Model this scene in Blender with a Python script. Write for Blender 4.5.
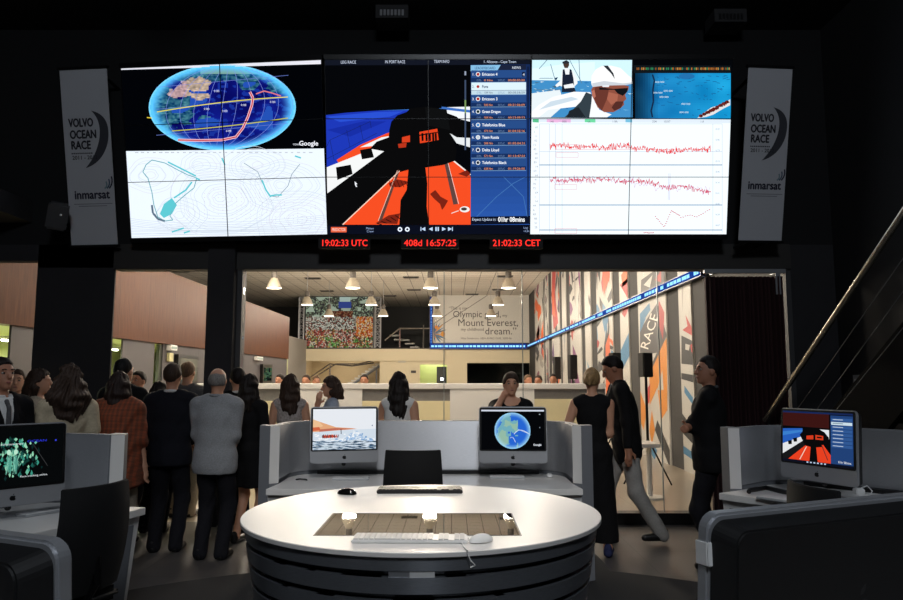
import bpy, bmesh, math, random
import numpy as np
from mathutils import Vector, Matrix, noise
from mathutils.geometry import tessellate_polygon
R_ = math.radians
rng = random.Random(7)
scene = bpy.context.scene
for o in list(bpy.data.objects): bpy.data.objects.remove(o)
COL = scene.collection

# ------------------------------------------------------------------ camera
CAM_Z, FPX, PITCH = 1.67, 715.0, math.atan(79/715)
cam_d = bpy.data.cameras.new('camera'); cam = bpy.data.objects.new('camera', cam_d); COL.objects.link(cam)
cam_d.sensor_width = 36; cam_d.lens = FPX/903*36; cam_d.clip_start = .05; cam_d.clip_end = 200
cam.location = (0, 0, CAM_Z); cam.rotation_euler = (math.pi/2+PITCH, 0, 0)
scene.camera = cam
# ------------------------------------------------------------------ world, exposure
w = bpy.data.worlds.new('world'); scene.world = w; w.use_nodes = True
bg = w.node_tree.nodes['Background']; bg.inputs[0].default_value = (.55, .62, .75, 1); bg.inputs[1].default_value = .004
vs = scene.view_settings; vs.view_transform = 'Standard'; vs.look = 'None'; vs.gamma = 1; vs.exposure = 0
vs.use_curve_mapping = False

def lamp(kind, name, loc, energy, color, size=.3, target=None, spot=60, blend=.5):
    d = bpy.data.lights.new(name, kind); d.energy = energy; d.color = color
    if kind == 'AREA': d.shape = 'DISK'; d.size = size
    elif kind in ('SPOT', 'POINT'): d.shadow_soft_size = size
    if kind == 'SPOT': d.spot_size = R_(spot); d.spot_blend = blend
    o = bpy.data.objects.new(name, d); COL.objects.link(o); o.location = loc
    if target is not None:
        o.rotation_euler = (Vector(target)-Vector(loc)).to_track_quat('-Z', 'Y').to_euler()
    return o
# the control room's ceiling spots (their housings are built with the ceiling)
WARM, COOL, NEUT = (1, .88, .72), (.84, .91, 1), (1, .96, .92)
SPOTS = [((-.1, 2.3, 5.9), 470, NEUT, (-.14, 3.6, 1.0), 34), ((.1, .2, 5.9), 420, NEUT, (-.1, 6.0, .9), 40),
         ((-2.6, 1.2, 5.9), 150, COOL, (-2.7, 4.4, 1.0), 46), ((2.6, 1.0, 5.9), 130, COOL, (2.6, 4.8, 1.0), 46),
         ((-2.0, 4.2, 5.9), 55, COOL, (-2.3, 7.0, 1.0), 46)]
for i, (l, e, c, t, s) in enumerate(SPOTS): lamp('SPOT', 'spot_light', l, e, c, .12, t, s, .7)
lamp('AREA', 'fill_flood_light', (.35, -2.3, 5.6), 150, COOL, 1.1, (-.6, 7, 2.6))  # added fill from behind the camera, brightens the fronts of things
# the hall's high-bay lamps
HALL_X, HALL_Y, HALL_Z, HALL_E = (-5.75, -3.2, -.68, 1.85), (12.4, 17.7, 23.0, 28.3, 33.4), 4.6, 290
for y in HALL_Y:
    for x in HALL_X:
        lamp('POINT', 'high_bay_light', (x, y, HALL_Z-.03), HALL_E, WARM, .2)

# ------------------------------------------------------------------ camera-ray helpers (a pixel of the photo -> a point of the room)
def ray(px, py):
    cx, cy = (px-451.5)/FPX, (300-py)/FPX
    return Vector((cx, math.cos(PITCH)-math.sin(PITCH)*cy, math.sin(PITCH)+math.cos(PITCH)*cy))
EYE = Vector((0, 0, CAM_Z))
def at(px, py, y): r = ray(px, py); return EYE + r*(y/r.y)
def atz(px, py, z): r = ray(px, py); return EYE + r*((z-CAM_Z)/r.z)
def atx(px, py, x): r = ray(px, py); return EYE + r*(x/r.x)
def lin(c):
    return tuple((v/255/12.92 if v/255 <= .04045 else ((v/255+.055)/1.055)**2.4) for v in c)

# ------------------------------------------------------------------ materials
MATS = {}
def mat(name, rgb, rough=.6, metal=0, spec=.5, noise_scale=0, noise_amt=.15, bump=0, aniso=0, coat=0, stretch=(1, 1, 1), fn=None):
    if name in MATS: return MATS[name]
    m = bpy.data.materials.new(name); m.use_nodes = True; MATS[name] = m
    nt = m.node_tree; b = nt.nodes['Principled BSDF']
    b.inputs['Base Color'].default_value = (*lin(rgb), 1); b.inputs['Roughness'].default_value = rough
    b.inputs['Metallic'].default_value = metal; b.inputs['Specular IOR Level'].default_value = spec
    if coat: b.inputs['Coat Weight'].default_value = coat; b.inputs['Coat Roughness'].default_value = .05
    if noise_scale:
        tc = nt.nodes.new('ShaderNodeTexCoord'); mp = nt.nodes.new('ShaderNodeMapping'); mp.inputs['Scale'].default_value = stretch
        n = nt.nodes.new('ShaderNodeTexNoise'); n.inputs['Scale'].default_value = noise_scale; n.inputs['Detail'].default_value = 4
        nt.links.new(tc.outputs['Object'], mp.inputs[0]); nt.links.new(mp.outputs[0], n.inputs['Vector'])
        r = nt.nodes.new('ShaderNodeValToRGB'); c = lin(rgb)
        r.color_ramp.elements[0].position = .3; r.color_ramp.elements[1].position = .7
        r.color_ramp.elements[0].color = tuple(v*(1-noise_amt) for v in c)+(1,)
        r.color_ramp.elements[1].color = tuple(min(1, v*(1+noise_amt)) for v in c)+(1,)
        nt.links.new(n.outputs[0], r.inputs[0]); nt.links.new(r.outputs[0], b.inputs['Base Color'])
        if bump:
            bp = nt.nodes.new('ShaderNodeBump'); bp.inputs['Strength'].default_value = bump; bp.inputs['Distance'].default_value = .01
            nt.links.new(n.outputs[0], bp.inputs['Height']); nt.links.new(bp.outputs[0], b.inputs['Normal'])
    if fn: fn(nt, b)
    return m
def emat(name, rgb, s=1.0, sample=True):
    if name in MATS: return MATS[name]
    m = bpy.data.materials.new(name); m.use_nodes = True; MATS[name] = m; nt = m.node_tree
    for n in list(nt.nodes): nt.nodes.remove(n)
    e = nt.nodes.new('ShaderNodeEmission'); o = nt.nodes.new('ShaderNodeOutputMaterial')
    e.inputs[0].default_value = (*lin(rgb), 1); e.inputs[1].default_value = s; nt.links.new(e.outputs[0], o.inputs[0])
    if not sample: m.cycles.emission_sampling = 'NONE'
    return m
def attr_emit(name, s, sample=True):
    m = emat(name, (255, 255, 255), s, sample); nt = m.node_tree
    a = nt.nodes.new('ShaderNodeVertexColor'); a.layer_name = 'ink'
    nt.links.new(a.outputs[0], nt.nodes['Emission'].inputs[0]); return m
def attr_print(name, rough=.6):
    m = mat(name, (255, 255, 255), rough); nt = m.node_tree
    a = nt.nodes.new('ShaderNodeVertexColor'); a.layer_name = 'ink'
    nt.links.new(a.outputs[0], nt.nodes['Principled BSDF'].inputs['Base Color']); return m
def grid_lines(sx, sy, width, line, vary=.06, axis=(0, 1)):
    """tile joints: a node function for mat()"""
    def fn(nt, b):
        tc = nt.nodes.new('ShaderNodeTexCoord'); br = nt.nodes.new('ShaderNodeTexBrick')
        br.offset = 0; br.inputs['Scale'].default_value = 1; br.inputs['Mortar Size'].default_value = width
        br.inputs['Brick Width'].default_value = sx; br.inputs['Row Height'].default_value = sy; br.inputs['Mortar Smooth'].default_value = .1
        c = b.inputs['Base Color'].default_value
        br.inputs['Color1'].default_value = (c[0], c[1], c[2], 1)
        br.inputs['Color2'].default_value = (c[0]*(1-vary), c[1]*(1-vary), c[2]*(1-vary), 1)
        br.inputs['Mortar'].default_value = (*lin(line), 1)
        nt.links.new(tc.outputs['Object'], br.inputs['Vector']); nt.links.new(br.outputs['Color'], b.inputs['Base Color'])
    return fn
def wood_fn(nt, b):
    tc = nt.nodes.new('ShaderNodeTexCoord'); mp = nt.nodes.new('ShaderNodeMapping'); mp.inputs['Scale'].default_value = (6, 6, .5)
    n = nt.nodes.new('ShaderNodeTexNoise'); n.inputs['Scale'].default_value = 5; n.inputs['Detail'].default_value = 6
    r = nt.nodes.new('ShaderNodeValToRGB'); r.color_ramp.elements[0].position = .25; r.color_ramp.elements[1].position = .8
    r.color_ramp.elements[0].color = (*lin((78, 42, 23)), 1); r.color_ramp.elements[1].color = (*lin((104, 61, 34)), 1)
    nt.links.new(tc.outputs['Object'], mp.inputs[0]); nt.links.new(mp.outputs[0], n.inputs['Vector'])
    nt.links.new(n.outputs[0], r.inputs[0])
    br = nt.nodes.new('ShaderNodeTexBrick'); br.offset = 0; br.inputs['Scale'].default_value = 1
    br.inputs['Brick Width'].default_value = 1.2; br.inputs['Row Height'].default_value = 4; br.inputs['Mortar Size'].default_value = .006
    br.inputs['Color1'].default_value = (1, 1, 1, 1); br.inputs['Color2'].default_value = (.9, .9, .9, 1); br.inputs['Mortar'].default_value = (.4, .35, .3, 1)
    sw = nt.nodes.new('ShaderNodeSeparateXYZ'); cb = nt.nodes.new('ShaderNodeCombineXYZ')
    nt.links.new(tc.outputs['Object'], sw.inputs[0]); nt.links.new(sw.outputs[1], cb.inputs[0]); nt.links.new(sw.outputs[2], cb.inputs[1])
    nt.links.new(cb.outputs[0], br.inputs['Vector'])
    mx = nt.nodes.new('ShaderNodeMixRGB'); mx.blend_type = 'MULTIPLY'; mx.inputs[0].default_value = 1
    nt.links.new(r.outputs[0], mx.inputs[1]); nt.links.new(br.outputs['Color'], mx.inputs[2])
    nt.links.new(mx.outputs[0], b.inputs['Base Color'])
def plaid_fn(nt, b):
    tc = nt.nodes.new('ShaderNodeTexCoord')
    prev = None
    for ax, sc, c in (('X', 9, (.9, .62, .45)), ('Z', 7, (.75, .6, .55)), ('Z', 24, (1.1, .8, .6))):
        wv = nt.nodes.new('ShaderNodeTexWave'); wv.bands_direction = ax; wv.inputs['Scale'].default_value = sc; wv.inputs['Distortion'].default_value = 1.2
        nt.links.new(tc.outputs['Object'], wv.inputs['Vector'])
        r = nt.nodes.new('ShaderNodeValToRGB'); r.color_ramp.elements[0].position = .35; r.color_ramp.elements[1].position = .75
        r.color_ramp.elements[0].color = (.55, .5, .45, 1); r.color_ramp.elements[1].color = (*c, 1)
        nt.links.new(wv.outputs[0], r.inputs[0])
        if prev is None:
            m0 = nt.nodes.new('ShaderNodeMixRGB'); m0.blend_type = 'MULTIPLY'; m0.inputs[0].default_value = 1
            m0.inputs[1].default_value = b.inputs['Base Color'].default_value; nt.links.new(r.outputs[0], m0.inputs[2])
        else:
            m0 = nt.nodes.new('ShaderNodeMixRGB'); m0.blend_type = 'MULTIPLY'; m0.inputs[0].default_value = .8
            nt.links.new(prev.outputs[0], m0.inputs[1]); nt.links.new(r.outputs[0], m0.inputs[2])
        prev = m0
    nt.links.new(prev.outputs[0], b.inputs['Base Color'])
def glass_mat(name, tint=(1, 1, 1), refl=1.0):
    m = bpy.data.materials.new(name); m.use_nodes = True; nt = m.node_tree; MATS[name] = m
    for n in list(nt.nodes): nt.nodes.remove(n)
    t = nt.nodes.new('ShaderNodeBsdfTransparent'); t.inputs[0].default_value = (*tint, 1)
    g = nt.nodes.new('ShaderNodeBsdfGlossy'); g.inputs['Roughness'].default_value = .0
    f = nt.nodes.new('ShaderNodeFresnel'); f.inputs['IOR'].default_value = 1.25
    mu = nt.nodes.new('ShaderNodeMath'); mu.operation = 'MULTIPLY'; mu.inputs[1].default_value = refl
    mx = nt.nodes.new('ShaderNodeMixShader'); o = nt.nodes.new('ShaderNodeOutputMaterial')
    nt.links.new(f.outputs[0], mu.inputs[0]); nt.links.new(mu.outputs[0], mx.inputs[0])
    nt.links.new(t.outputs[0], mx.inputs[1]); nt.links.new(g.outputs[0], mx.inputs[2]); nt.links.new(mx.outputs[0], o.inputs[0])
    return m
black = mat('black plastic', (16, 16, 17), .45)
satin_black = mat('satin black', (12, 12, 13), .35)
darkwall = mat('dark painted wall', (42, 41, 44), .8, noise_scale=3, noise_amt=.1)
def brushed(nt, b):
    g = nt.nodes.new('ShaderNodeNewGeometry'); x = nt.nodes.new('ShaderNodeVectorMath'); x.operation = 'CROSS_PRODUCT'; x.inputs[1].default_value = (0, 0, 1)
    nt.links.new(g.outputs['Normal'], x.inputs[0]); nt.links.new(x.outputs[0], b.inputs['Tangent'])
    b.inputs['Anisotropic'].default_value = .9; b.inputs['Anisotropic Rotation'].default_value = .25
steel = mat('brushed steel', (190, 192, 196), .32, .7, noise_scale=30, noise_amt=.08, bump=.03, stretch=(1, 1, 25), fn=brushed)
steel_dark = mat('dark brushed steel', (140, 144, 150), .34, .6, noise_scale=40, noise_amt=.12, bump=.03, stretch=(1, 1, 20), fn=brushed)
alu = mat('anodised aluminium', (176, 178, 182), .38, .55)
chrome = mat('chrome', (190, 190, 192), .2, 1)
white_lam = mat('white laminate', (226, 224, 220), .32, 0, .5)
white_paint = mat('white paint', (214, 212, 206), .55)
gray_lam = mat('grey laminate', (120, 123, 128), .5)
cream = mat('cream paint', (214, 202, 172), .6)
grey_pan = mat('grey felt panel', (128, 126, 124), .8, noise_scale=60, noise_amt=.1)
rubber = mat('black rubber', (14, 14, 14), .7)
fabric_black = mat('black mesh fabric', (14, 14, 15), .8, noise_scale=200, noise_amt=.4)
white_pl = mat('white plastic', (228, 228, 226), .35)

# ------------------------------------------------------------------ mesh helpers
class MB:
    def __init__(self): self.v, self.f = [], []
    def add(self, vs, fs):
        n = len(self.v); self.v += [tuple(p) for p in vs]; self.f += [[i+n for i in f] for f in fs]; return self
    def box(self, c, s, rot=None):
        hx, hy, hz = s[0]/2, s[1]/2, s[2]/2
        ps = [Vector((x, y, z)) for x in (-hx, hx) for y in (-hy, hy) for z in (-hz, hz)]
        if rot is not None: ps = [rot @ p for p in ps]
        c = Vector(c)
        return self.add([p+c for p in ps], [(0, 1, 3, 2), (4, 6, 7, 5), (0, 4, 5, 1), (2, 3, 7, 6), (0, 2, 6, 4), (1, 5, 7, 3)])
    def b2(self, a, b):
        return self.box([(a[i]+b[i])/2 for i in range(3)], [abs(b[i]-a[i]) for i in range(3)])
    def prism(self, poly, z0, z1, scale_top=None):
        n = len(poly); q = scale_top or poly
        vs = [(p[0], p[1], z0) for p in poly]+[(p[0], p[1], z1) for p in q]
        return self.add(vs, [list(range(n))[::-1], list(range(n, 2*n))]+[(i, (i+1) % n, n+(i+1) % n, n+i) for i in range(n)])
    def tube(self, pts, r, seg=8, cap=True):
        pts = [Vector(p) for p in pts]; rs = r if isinstance(r, (list, tuple)) else [r]*len(pts)
        vs, fs = [], []; up = Vector((0, 0, 1))
        for i, p in enumerate(pts):
            t = (pts[min(i+1, len(pts)-1)]-pts[max(i-1, 0)]).normalized()
            a = t.cross(up) if abs(t.dot(up)) < .98 else t.cross(Vector((1, 0, 0)))
            a.normalize(); b = t.cross(a)
            vs += [p+(a*math.cos(2*math.pi*k/seg)+b*math.sin(2*math.pi*k/seg))*rs[i] for k in range(seg)]
        for i in range(len(pts)-1):
            fs += [(i*seg+k, i*seg+(k+1) % seg, (i+1)*seg+(k+1) % seg, (i+1)*seg+k) for k in range(seg)]
        if cap: fs += [list(range(seg))[::-1], [(len(pts)-1)*seg+k for k in range(seg)]]
        return self.add(vs, fs)
    def lathe(self, prof, seg=32, c=(0, 0, 0), a0=0, a1=2*math.pi):
        full = abs(a1-a0-2*math.pi) < 1e-6; n = seg if full else seg+1; vs, fs = [], []
        for r, z in prof:
            vs += [(c[0]+r*math.cos(a0+(a1-a0)*k/seg), c[1]+r*math.sin(a0+(a1-a0)*k/seg), c[2]+z) for k in range(n)]
        for i in range(len(prof)-1):
            for k in range(seg):
                k2 = (k+1) % n; fs.append((i*n+k, i*n+k2, (i+1)*n+k2, (i+1)*n+k))
        return self.add(vs, fs)
    def ball(self, c, r, seg=16, rings=10, zmin=None):
        r = r if isinstance(r, (tuple, list)) else (r, r, r); vs, fs = [], []
        for i in range(rings+1):
            th = math.pi*i/rings
            for k in range(seg):
                z = r[2]*math.cos(th)
                vs.append((c[0]+r[0]*math.sin(th)*math.cos(2*math.pi*k/seg), c[1]+r[1]*math.sin(th)*math.sin(2*math.pi*k/seg), c[2]+(z if zmin is None else max(z, zmin))))
        for i in range(rings):
            fs += [(i*seg+k, (i+1)*seg+k, (i+1)*seg+(k+1) % seg, i*seg+(k+1) % seg) for k in range(seg)]
        return self.add(vs, fs)
    def build(self, name, m, parent=None, bevel=0, smooth=False, segs=2, loc=None):
        me = bpy.data.meshes.new(name); bm = bmesh.new()
        vv = [bm.verts.new(p) for p in self.v]
        for f in self.f:
            try: bm.faces.new([vv[i] for i in f])
            except ValueError: pass
        bmesh.ops.remove_doubles(bm, verts=bm.verts, dist=1e-6)
        bmesh.ops.recalc_face_normals(bm, faces=bm.faces)
        if bevel:
            es = [e for e in bm.edges if len(e.link_faces) == 2 and e.calc_face_angle(0) > .5]
            bmesh.ops.bevel(bm, geom=es, offset=bevel, segments=segs, affect='EDGES', clamp_overlap=True)
        bm.to_mesh(me); bm.free()
        if smooth: me.shade_smooth()
        if smooth and smooth != 'all': me.set_sharp_from_angle(angle=R_(38))
        me.materials.append(m)
        o = bpy.data.objects.new(name, me); COL.objects.link(o)
        if parent is not None: o.parent = parent
        if loc is not None: o.location = loc
        return o
def tag(o, label, cat, group=None, kind=None):
    if label: o['label'] = label
    if cat: o['category'] = cat
    if group: o['group'] = group
    if kind: o['kind'] = kind
    return o
def thing(name, loc, rz=0, label=None, cat=None, group=None):
    o = bpy.data.objects.new(name, None); COL.objects.link(o); o.empty_display_size = .1
    o.location = loc; o.rotation_euler = (0, 0, rz); return tag(o, label, cat, group)
def struct(name, mb, m, bevel=0, smooth=False):
    o = mb.build(name, m, None, bevel, smooth); o['kind'] = 'structure'; return o
def copy_tree(o, parent=None):
    c = o.copy(); COL.objects.link(c)
    if parent is not None: c.parent = parent
    for ch in list(o.children): copy_tree(ch, c)
    return c

# ------------------------------------------------------------------ flat pictures (screens, signs, prints): coloured shapes on a plane
GLYPH = {}
def glyph_tris(s, bold=0):
    key = (s, bold)
    if key in GLYPH: return GLYPH[key]
    cu = bpy.data.curves.new('lettering', 'FONT'); cu.body = s; cu.size = 1; cu.resolution_u = 3; cu.offset = 0
    ob = bpy.data.objects.new('lettering', cu); COL.objects.link(ob)
    dg = bpy.context.evaluated_depsgraph_get(); me = ob.evaluated_get(dg).to_mesh(); me.calc_loop_triangles()
    t = [[(me.vertices[i].co.x, me.vertices[i].co.y) for i in lt.vertices] for lt in me.loop_triangles]
    wd = max([p[0] for q in t for p in q], default=.1)
    ob.evaluated_get(dg).to_mesh_clear(); bpy.data.objects.remove(ob); bpy.data.curves.remove(cu)
    GLYPH[key] = (t, wd); return GLYPH[key]
class Art:
    """shapes in (u, v) of a plane; conv turns drawing coordinates (photo or own) into (u, v)"""
    def __init__(self, conv=None): self.t = []; self.conv = conv or (lambda x, y: (x, y)); self.lay = 0
    def tri(self, pts, c, lay): self.t.append((pts, lin(c), lay))
    def poly(self, pts, c, lay=None, conv=None):
        if lay is None: lay = self.lay
        cv = conv or self.conv; q = [cv(*p) for p in pts]
        for a, b, d in tessellate_polygon([[Vector((p[0], p[1], 0)) for p in q]]): self.tri([q[a], q[b], q[d]], c, lay)
    def rect(self, x0, y0, x1, y1, c, lay=None): self.poly([(x0, y0), (x1, y0), (x1, y1), (x0, y1)], c, lay)
    def ell(self, x, y, rx, ry, c, lay=None, n=28, a0=0, a1=2*math.pi):
        self.poly([(x+rx*math.cos(a0+(a1-a0)*k/n), y+ry*math.sin(a0+(a1-a0)*k/n)) for k in range(n)], c, lay)
    def line(self, pts, wd, c, lay=None):
        for (x0, y0), (x1, y1) in zip(pts[:-1], pts[1:]):
            dx, dy = x1-x0, y1-y0; l = math.hypot(dx, dy)
            if l < 1e-9: continue
            nx, ny = -dy/l*wd/2, dx/l*wd/2
            self.poly([(x0+nx, y0+ny), (x1+nx, y1+ny), (x1-nx, y1-ny), (x0-nx, y0-ny)], c, lay)
    def text(self, s, x, y, size, c, lay=None, width=None, rot=0, bold=0, up=-1):
        """baseline left at x, y; cap height about .7 size; width squeezes the line to fit; up=-1 when y grows downwards"""
        if lay is None: lay = self.lay
        t, wd = glyph_tris(s, bold); sx = (width/wd) if width else size
        ca, sa = math.cos(rot), math.sin(rot)
        for q, ox, oy in [(q, ox, oy) for q in t for ox, oy in (((0, 0), (bold, 0), (-bold, 0), (0, bold), (0, -bold)) if bold else ((0, 0),))]:
            pts = []
            for px, py in q:
                a, b = px*sx+ox*size, py*size+oy*size
                pts.append(self.conv(x+a*ca-b*sa, y+up*(a*sa+b*ca)))
            self.tri(pts, c, lay)
    def clip(self, u0, v0, u1, v1):
        out = Art()
        for pts, c, lay in self.t:
            us = [p[0] for p in pts]; v_ = [p[1] for p in pts]
            if max(us) <= u0 or min(us) >= u1 or max(v_) <= v0 or min(v_) >= v1: continue
            q = pts
            for ax, lim, sg in ((0, u0, 1), (0, u1, -1), (1, v0, 1), (1, v1, -1)):
                r = []
                for i in range(len(q)):
                    a, b = q[i], q[(i+1) % len(q)]; da, db = sg*(a[ax]-lim), sg*(b[ax]-lim)
                    if da >= 0: r.append(a)
                    if (da > 0 > db) or (da < 0 < db):
                        k = da/(da-db); r.append((a[0]+k*(b[0]-a[0]), a[1]+k*(b[1]-a[1])))
                q = r
                if len(q) < 3: break
            if len(q) >= 3: out.t.append((q, c, lay))
        return out
    def build(self, name, m, O, U, V, N, parent=None, step=.0004):
        O, U, V, N = Vector(O), Vector(U), Vector(V), Vector(N); vs, fs, cs = [], [], []
        for pts, c, lay in self.t:
            n = len(vs); vs += [O+U*p[0]+V*p[1]+N*(lay*step) for p in pts]; f = list(range(n, n+len(pts)))
            area = sum(pts[i][0]*pts[(i+1) % len(pts)][1]-pts[(i+1) % len(pts)][0]*pts[i][1] for i in range(len(pts)))
            fl = (area > 0) == (U.cross(V).dot(N) > 0)
            fs.append(f if fl else f[::-1]); cs += [(*c, 1)]*len(pts)
        me = bpy.data.meshes.new(name); me.from_pydata([tuple(p) for p in vs], [], fs)
        a = me.color_attributes.new('ink', 'FLOAT_COLOR', 'POINT'); a.data.foreach_set('color', np.array(cs, dtype=np.float32).ravel())
        me.materials.append(m); o = bpy.data.objects.new(name, me); COL.objects.link(o)
        if parent is not None: o.parent = parent
        return o
def plane_conv(O, U, V):
    """photo pixel -> (u, v) on the plane O, U, V by casting the camera ray"""
    O, U, V = Vector(O), Vector(U), Vector(V); N = U.cross(V)
    def cv(px, py):
        r = ray(px, py); p = EYE+r*((O-EYE).dot(N)/r.dot(N))-O; return (p.dot(U), p.dot(V))
    return cv
def sub(z, x0, y0, k): return lambda x, y: z(x0+x/k, y0+y/k)

def see_through(name, rgb, share, emit=0, ergb=(255, 246, 228)):
    """acrylic that lets part of the lamp's light out upwards"""
    m = bpy.data.materials.new(name); m.use_nodes = True; nt = m.node_tree; MATS[name] = m
    for n in list(nt.nodes): nt.nodes.remove(n)
    t = nt.nodes.new('ShaderNodeBsdfTransparent'); o = nt.nodes.new('ShaderNodeOutputMaterial'); mx = nt.nodes.new('ShaderNodeMixShader'); mx.inputs[0].default_value = share
    if emit: d = nt.nodes.new('ShaderNodeEmission'); d.inputs[0].default_value = (*lin(ergb), 1); d.inputs[1].default_value = emit
    else: d = nt.nodes.new('ShaderNodeBsdfPrincipled'); d.inputs['Base Color'].default_value = (*lin(rgb), 1); d.inputs['Roughness'].default_value = .4
    nt.links.new(d.outputs[0], mx.inputs[1]); nt.links.new(t.outputs[0], mx.inputs[2]); nt.links.new(mx.outputs[0], o.inputs[0]); m.cycles.emission_sampling = 'NONE'
    return m

# =================================================================== STRUCTURE: control room
GY, GT = 8.5, 8.65                        # glazed wall: front and back faces
XL, XR = -7.2, 4.6
floor_m = mat('dark floor tiles', (84, 80, 78), .38, fn=grid_lines(.9, .9, .004, (52, 50, 49)))
hallfloor_m = mat('beige hall floor', (150, 138, 122), .3, fn=grid_lines(1.2, 1.2, .004, (120, 110, 98)))
carpet = mat('charcoal carpet', (26, 26, 27), .9, noise_scale=120, noise_amt=.3)
struct('floor', MB().b2((XL, -2.6, -.1), (XR, GT, 0)), floor_m)
pc = (-.1, 2.6); pts = []
for k in range(240):
    a = 2*math.pi*k/240; dg = math.degrees(a); dg = dg-360 if dg > 180 else dg
    r = 3.57 + (.95*min(1, max(0, (53-dg)/5)) if -25 < dg < 53 else 0) + (.5*min(1, max(0, (22-abs(dg-90))/2)))
    pts.append((pc[0]+r*math.cos(a), pc[1]+r*math.sin(a)))
PZ = .15
struct('platform_floor', MB().prism(pts, 0, PZ), carpet)
struct('ceiling', MB().b2((XL, -2.6, 6.0), (XR, GT, 6.1)), mat('black ceiling', (14, 14, 15), .9))
struct('wall_left', MB().b2((XL-.15, -2.6, 0), (XL, GT, 6.1)), darkwall)
struct('wall_right', MB().b2((XR, -2.6, 0), (XR+.15, GT, 6.1)), mat('dark right wall', (24, 24, 26), .8, noise_scale=3, noise_amt=.1))
struct('wall_front', MB().b2((XL, -2.75, 0), (XR, -2.6, 6.1)), darkwall)
zt = at(400, 270, GY).z
x35, x111, x210, x238, x787 = (at(p, 340, GY).x for p in (33, 111.5, 209.5, 238.5, 788))
zl = at(20, 261, GY).z
struct('wall_back_upper', MB().b2((XL, GY, 3.28), (XR, GT, 6.1)), mat('black painted wall', (20, 20, 22), .85))
struct('wall_back', MB().b2((XL, GY, zl), (x35, GT, 3.28))
       .b2((x35, GY, 0), (x111, GY+.03, 3.28)).b2((x35, GY, 3.0), (x210, GT, 3.28)).b2((x787+.06, GY, 0), (XR, GT, 3.28)).b2((XL, GY, 0), (XL+1.1, GT, zl)), darkwall)
struct('trim_1', MB().b2((x111, GY-.06, zt), (x787+.06, GT, 3.28)), mat('bronze lintel', (52, 50, 48), .55), .01)
struct('pillar_wall', MB().b2((x210, GY-.16, 0), (x238-.03, GT, 3.28)), darkwall, .01)
struct('trim_2', MB().b2((x238-.03, GY-.02, 0), (x238+.03, GT, zt)), mat('dim grey metal', (70, 70, 72), .6))
struct('trim_3', MB().b2((x787, GY-.02, 0), (x787+.06, GT, zt)), mat('dim grey metal', (70, 70, 72), .6))
struct('trim_4', MB().b2((x238+.03, GY-.03, 0), (x787, GT, .13)), satin_black)
clear = glass_mat('clear glass')
gx = [x238+.03]+[at(p, 340, GY).x for p in (444, 523, 660)]+[x787]
for i in range(4):
    struct('window_%d' % (i+1), MB().b2((gx[i]+.004, GY+.05, .13), (gx[i+1]-.004, GY+.062, zt)), clear)
    if i: struct('trim_%d' % (i+4), MB().b2((gx[i]-.005, GY+.046, .13), (gx[i]+.005, GY+.066, zt)), mat('glass edge', (150, 160, 160), .3))
# dark ceiling soffit over the left opening
struct('beam_ceiling', MB().b2((XL, 7.6, 3.55), (x35-.1, GY, 3.8)), darkwall)

# =================================================================== STRUCTURE: the hall beyond the glass
HX, HZ, BY, LX = 4.3, 6.3, 39.5, -5.6
struct('floor_hall', MB().b2((-14, GT, -.1), (HX+.3, 46, 0)), hallfloor_m)
struct('ceiling_hall', MB().b2((-14, GT, HZ), (HX+.3, 46, HZ+.1)), mat('ceiling tiles', (222, 216, 204), .8, fn=grid_lines(.65, .65, .014, (120, 114, 104), .04)))
struct('wall_hall_right', MB().b2((HX, GT, 0), (HX+.2, BY+.2, HZ)), mat('grey painted wall', (52, 51, 51), .75, noise_scale=2, noise_amt=.05))
zb = 3.27
def bz(py, y=BY): return at(451, py, y).z
def bx(px, y=BY, py=350): return at(px, py, y).x
creamw = cream
zdoor = bz(364.5); zwin = bz(363)
struct('wall_hall_back', MB().b2((bx(430), BY, zb), (HX, BY+.2, HZ)), mat('white hall wall', (206, 203, 196), .6))
lw = MB()
lw.b2((bx(380), BY, 0), (bx(420), BY+.2, zb)).b2((bx(420), BY, zdoor), (bx(447), BY+.2, zb)).b2((bx(447), BY, 0), (bx(467), BY+.2, zb))
lw.b2((bx(467), BY, zwin), (bx(530), BY+.2, zb)).b2((bx(530), BY, 0), (HX, BY+.2, zb)).b2((bx(467), BY, 0), (bx(530), BY+.2, .9))
lw.b2((bx(289), BY, 0), (bx(303), BY+.2, bz(361))).b2((bx(289), BY-.1, bz(361)), (bx(445), BY+.2, bz(349)))
lw.b2((-14, BY, 0), (bx(289), BY+.2, bz(349)))
struct('wall_hall_back_lower', lw, creamw)
# rooms behind the openings
struct('wall_stairwell', MB().b2((bx(300), 42.5, 0), (bx(384), 42.6, zb)).b2((bx(300), BY+.2, 0), (bx(300)+.1, 42.5, zb)).b2((bx(384), BY+.2, 0), (bx(384)+.1, 42.5, zb)), mat('beige stairwell', (196, 176, 140), .7))
struct('wall_backroom', MB().b2((bx(416), 42, 0), (bx(452), 42.1, zb)).b2((bx(416)-.1, BY+.2, 0), (bx(416), 42, zb)).b2((bx(452), BY+.2, 0), (bx(452)+.1, 42, zb)), mat('pale green wall', (190, 198, 140), .7))
struct('wall_server_room', MB().b2((bx(462), 42, 0), (bx(536), 42.1, zb)).b2((bx(462)-.1, BY+.2, 0), (bx(462), 42, zb)), mat('near black wall', (16, 17, 18), .6))
struct('floor_mezzanine', MB().b2((-14, BY+.2, zb), (bx(430)+.2, 46, zb+.12)).b2((bx(430)+.2, BY+.2, zb), (HX, 42.6, zb+.12)), mat('mezzanine slab', (60, 58, 56), .7))
struct('wall_mezzanine', MB().b2((-14, 45.9, zb), (bx(430)+.2, 46, HZ)).b2((bx(430), BY+.2, zb+.12), (bx(430)+.2, 46, HZ)).b2((-14.1, GT, 0), (-14, 46, HZ)), MATS['near black wall'])
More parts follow.
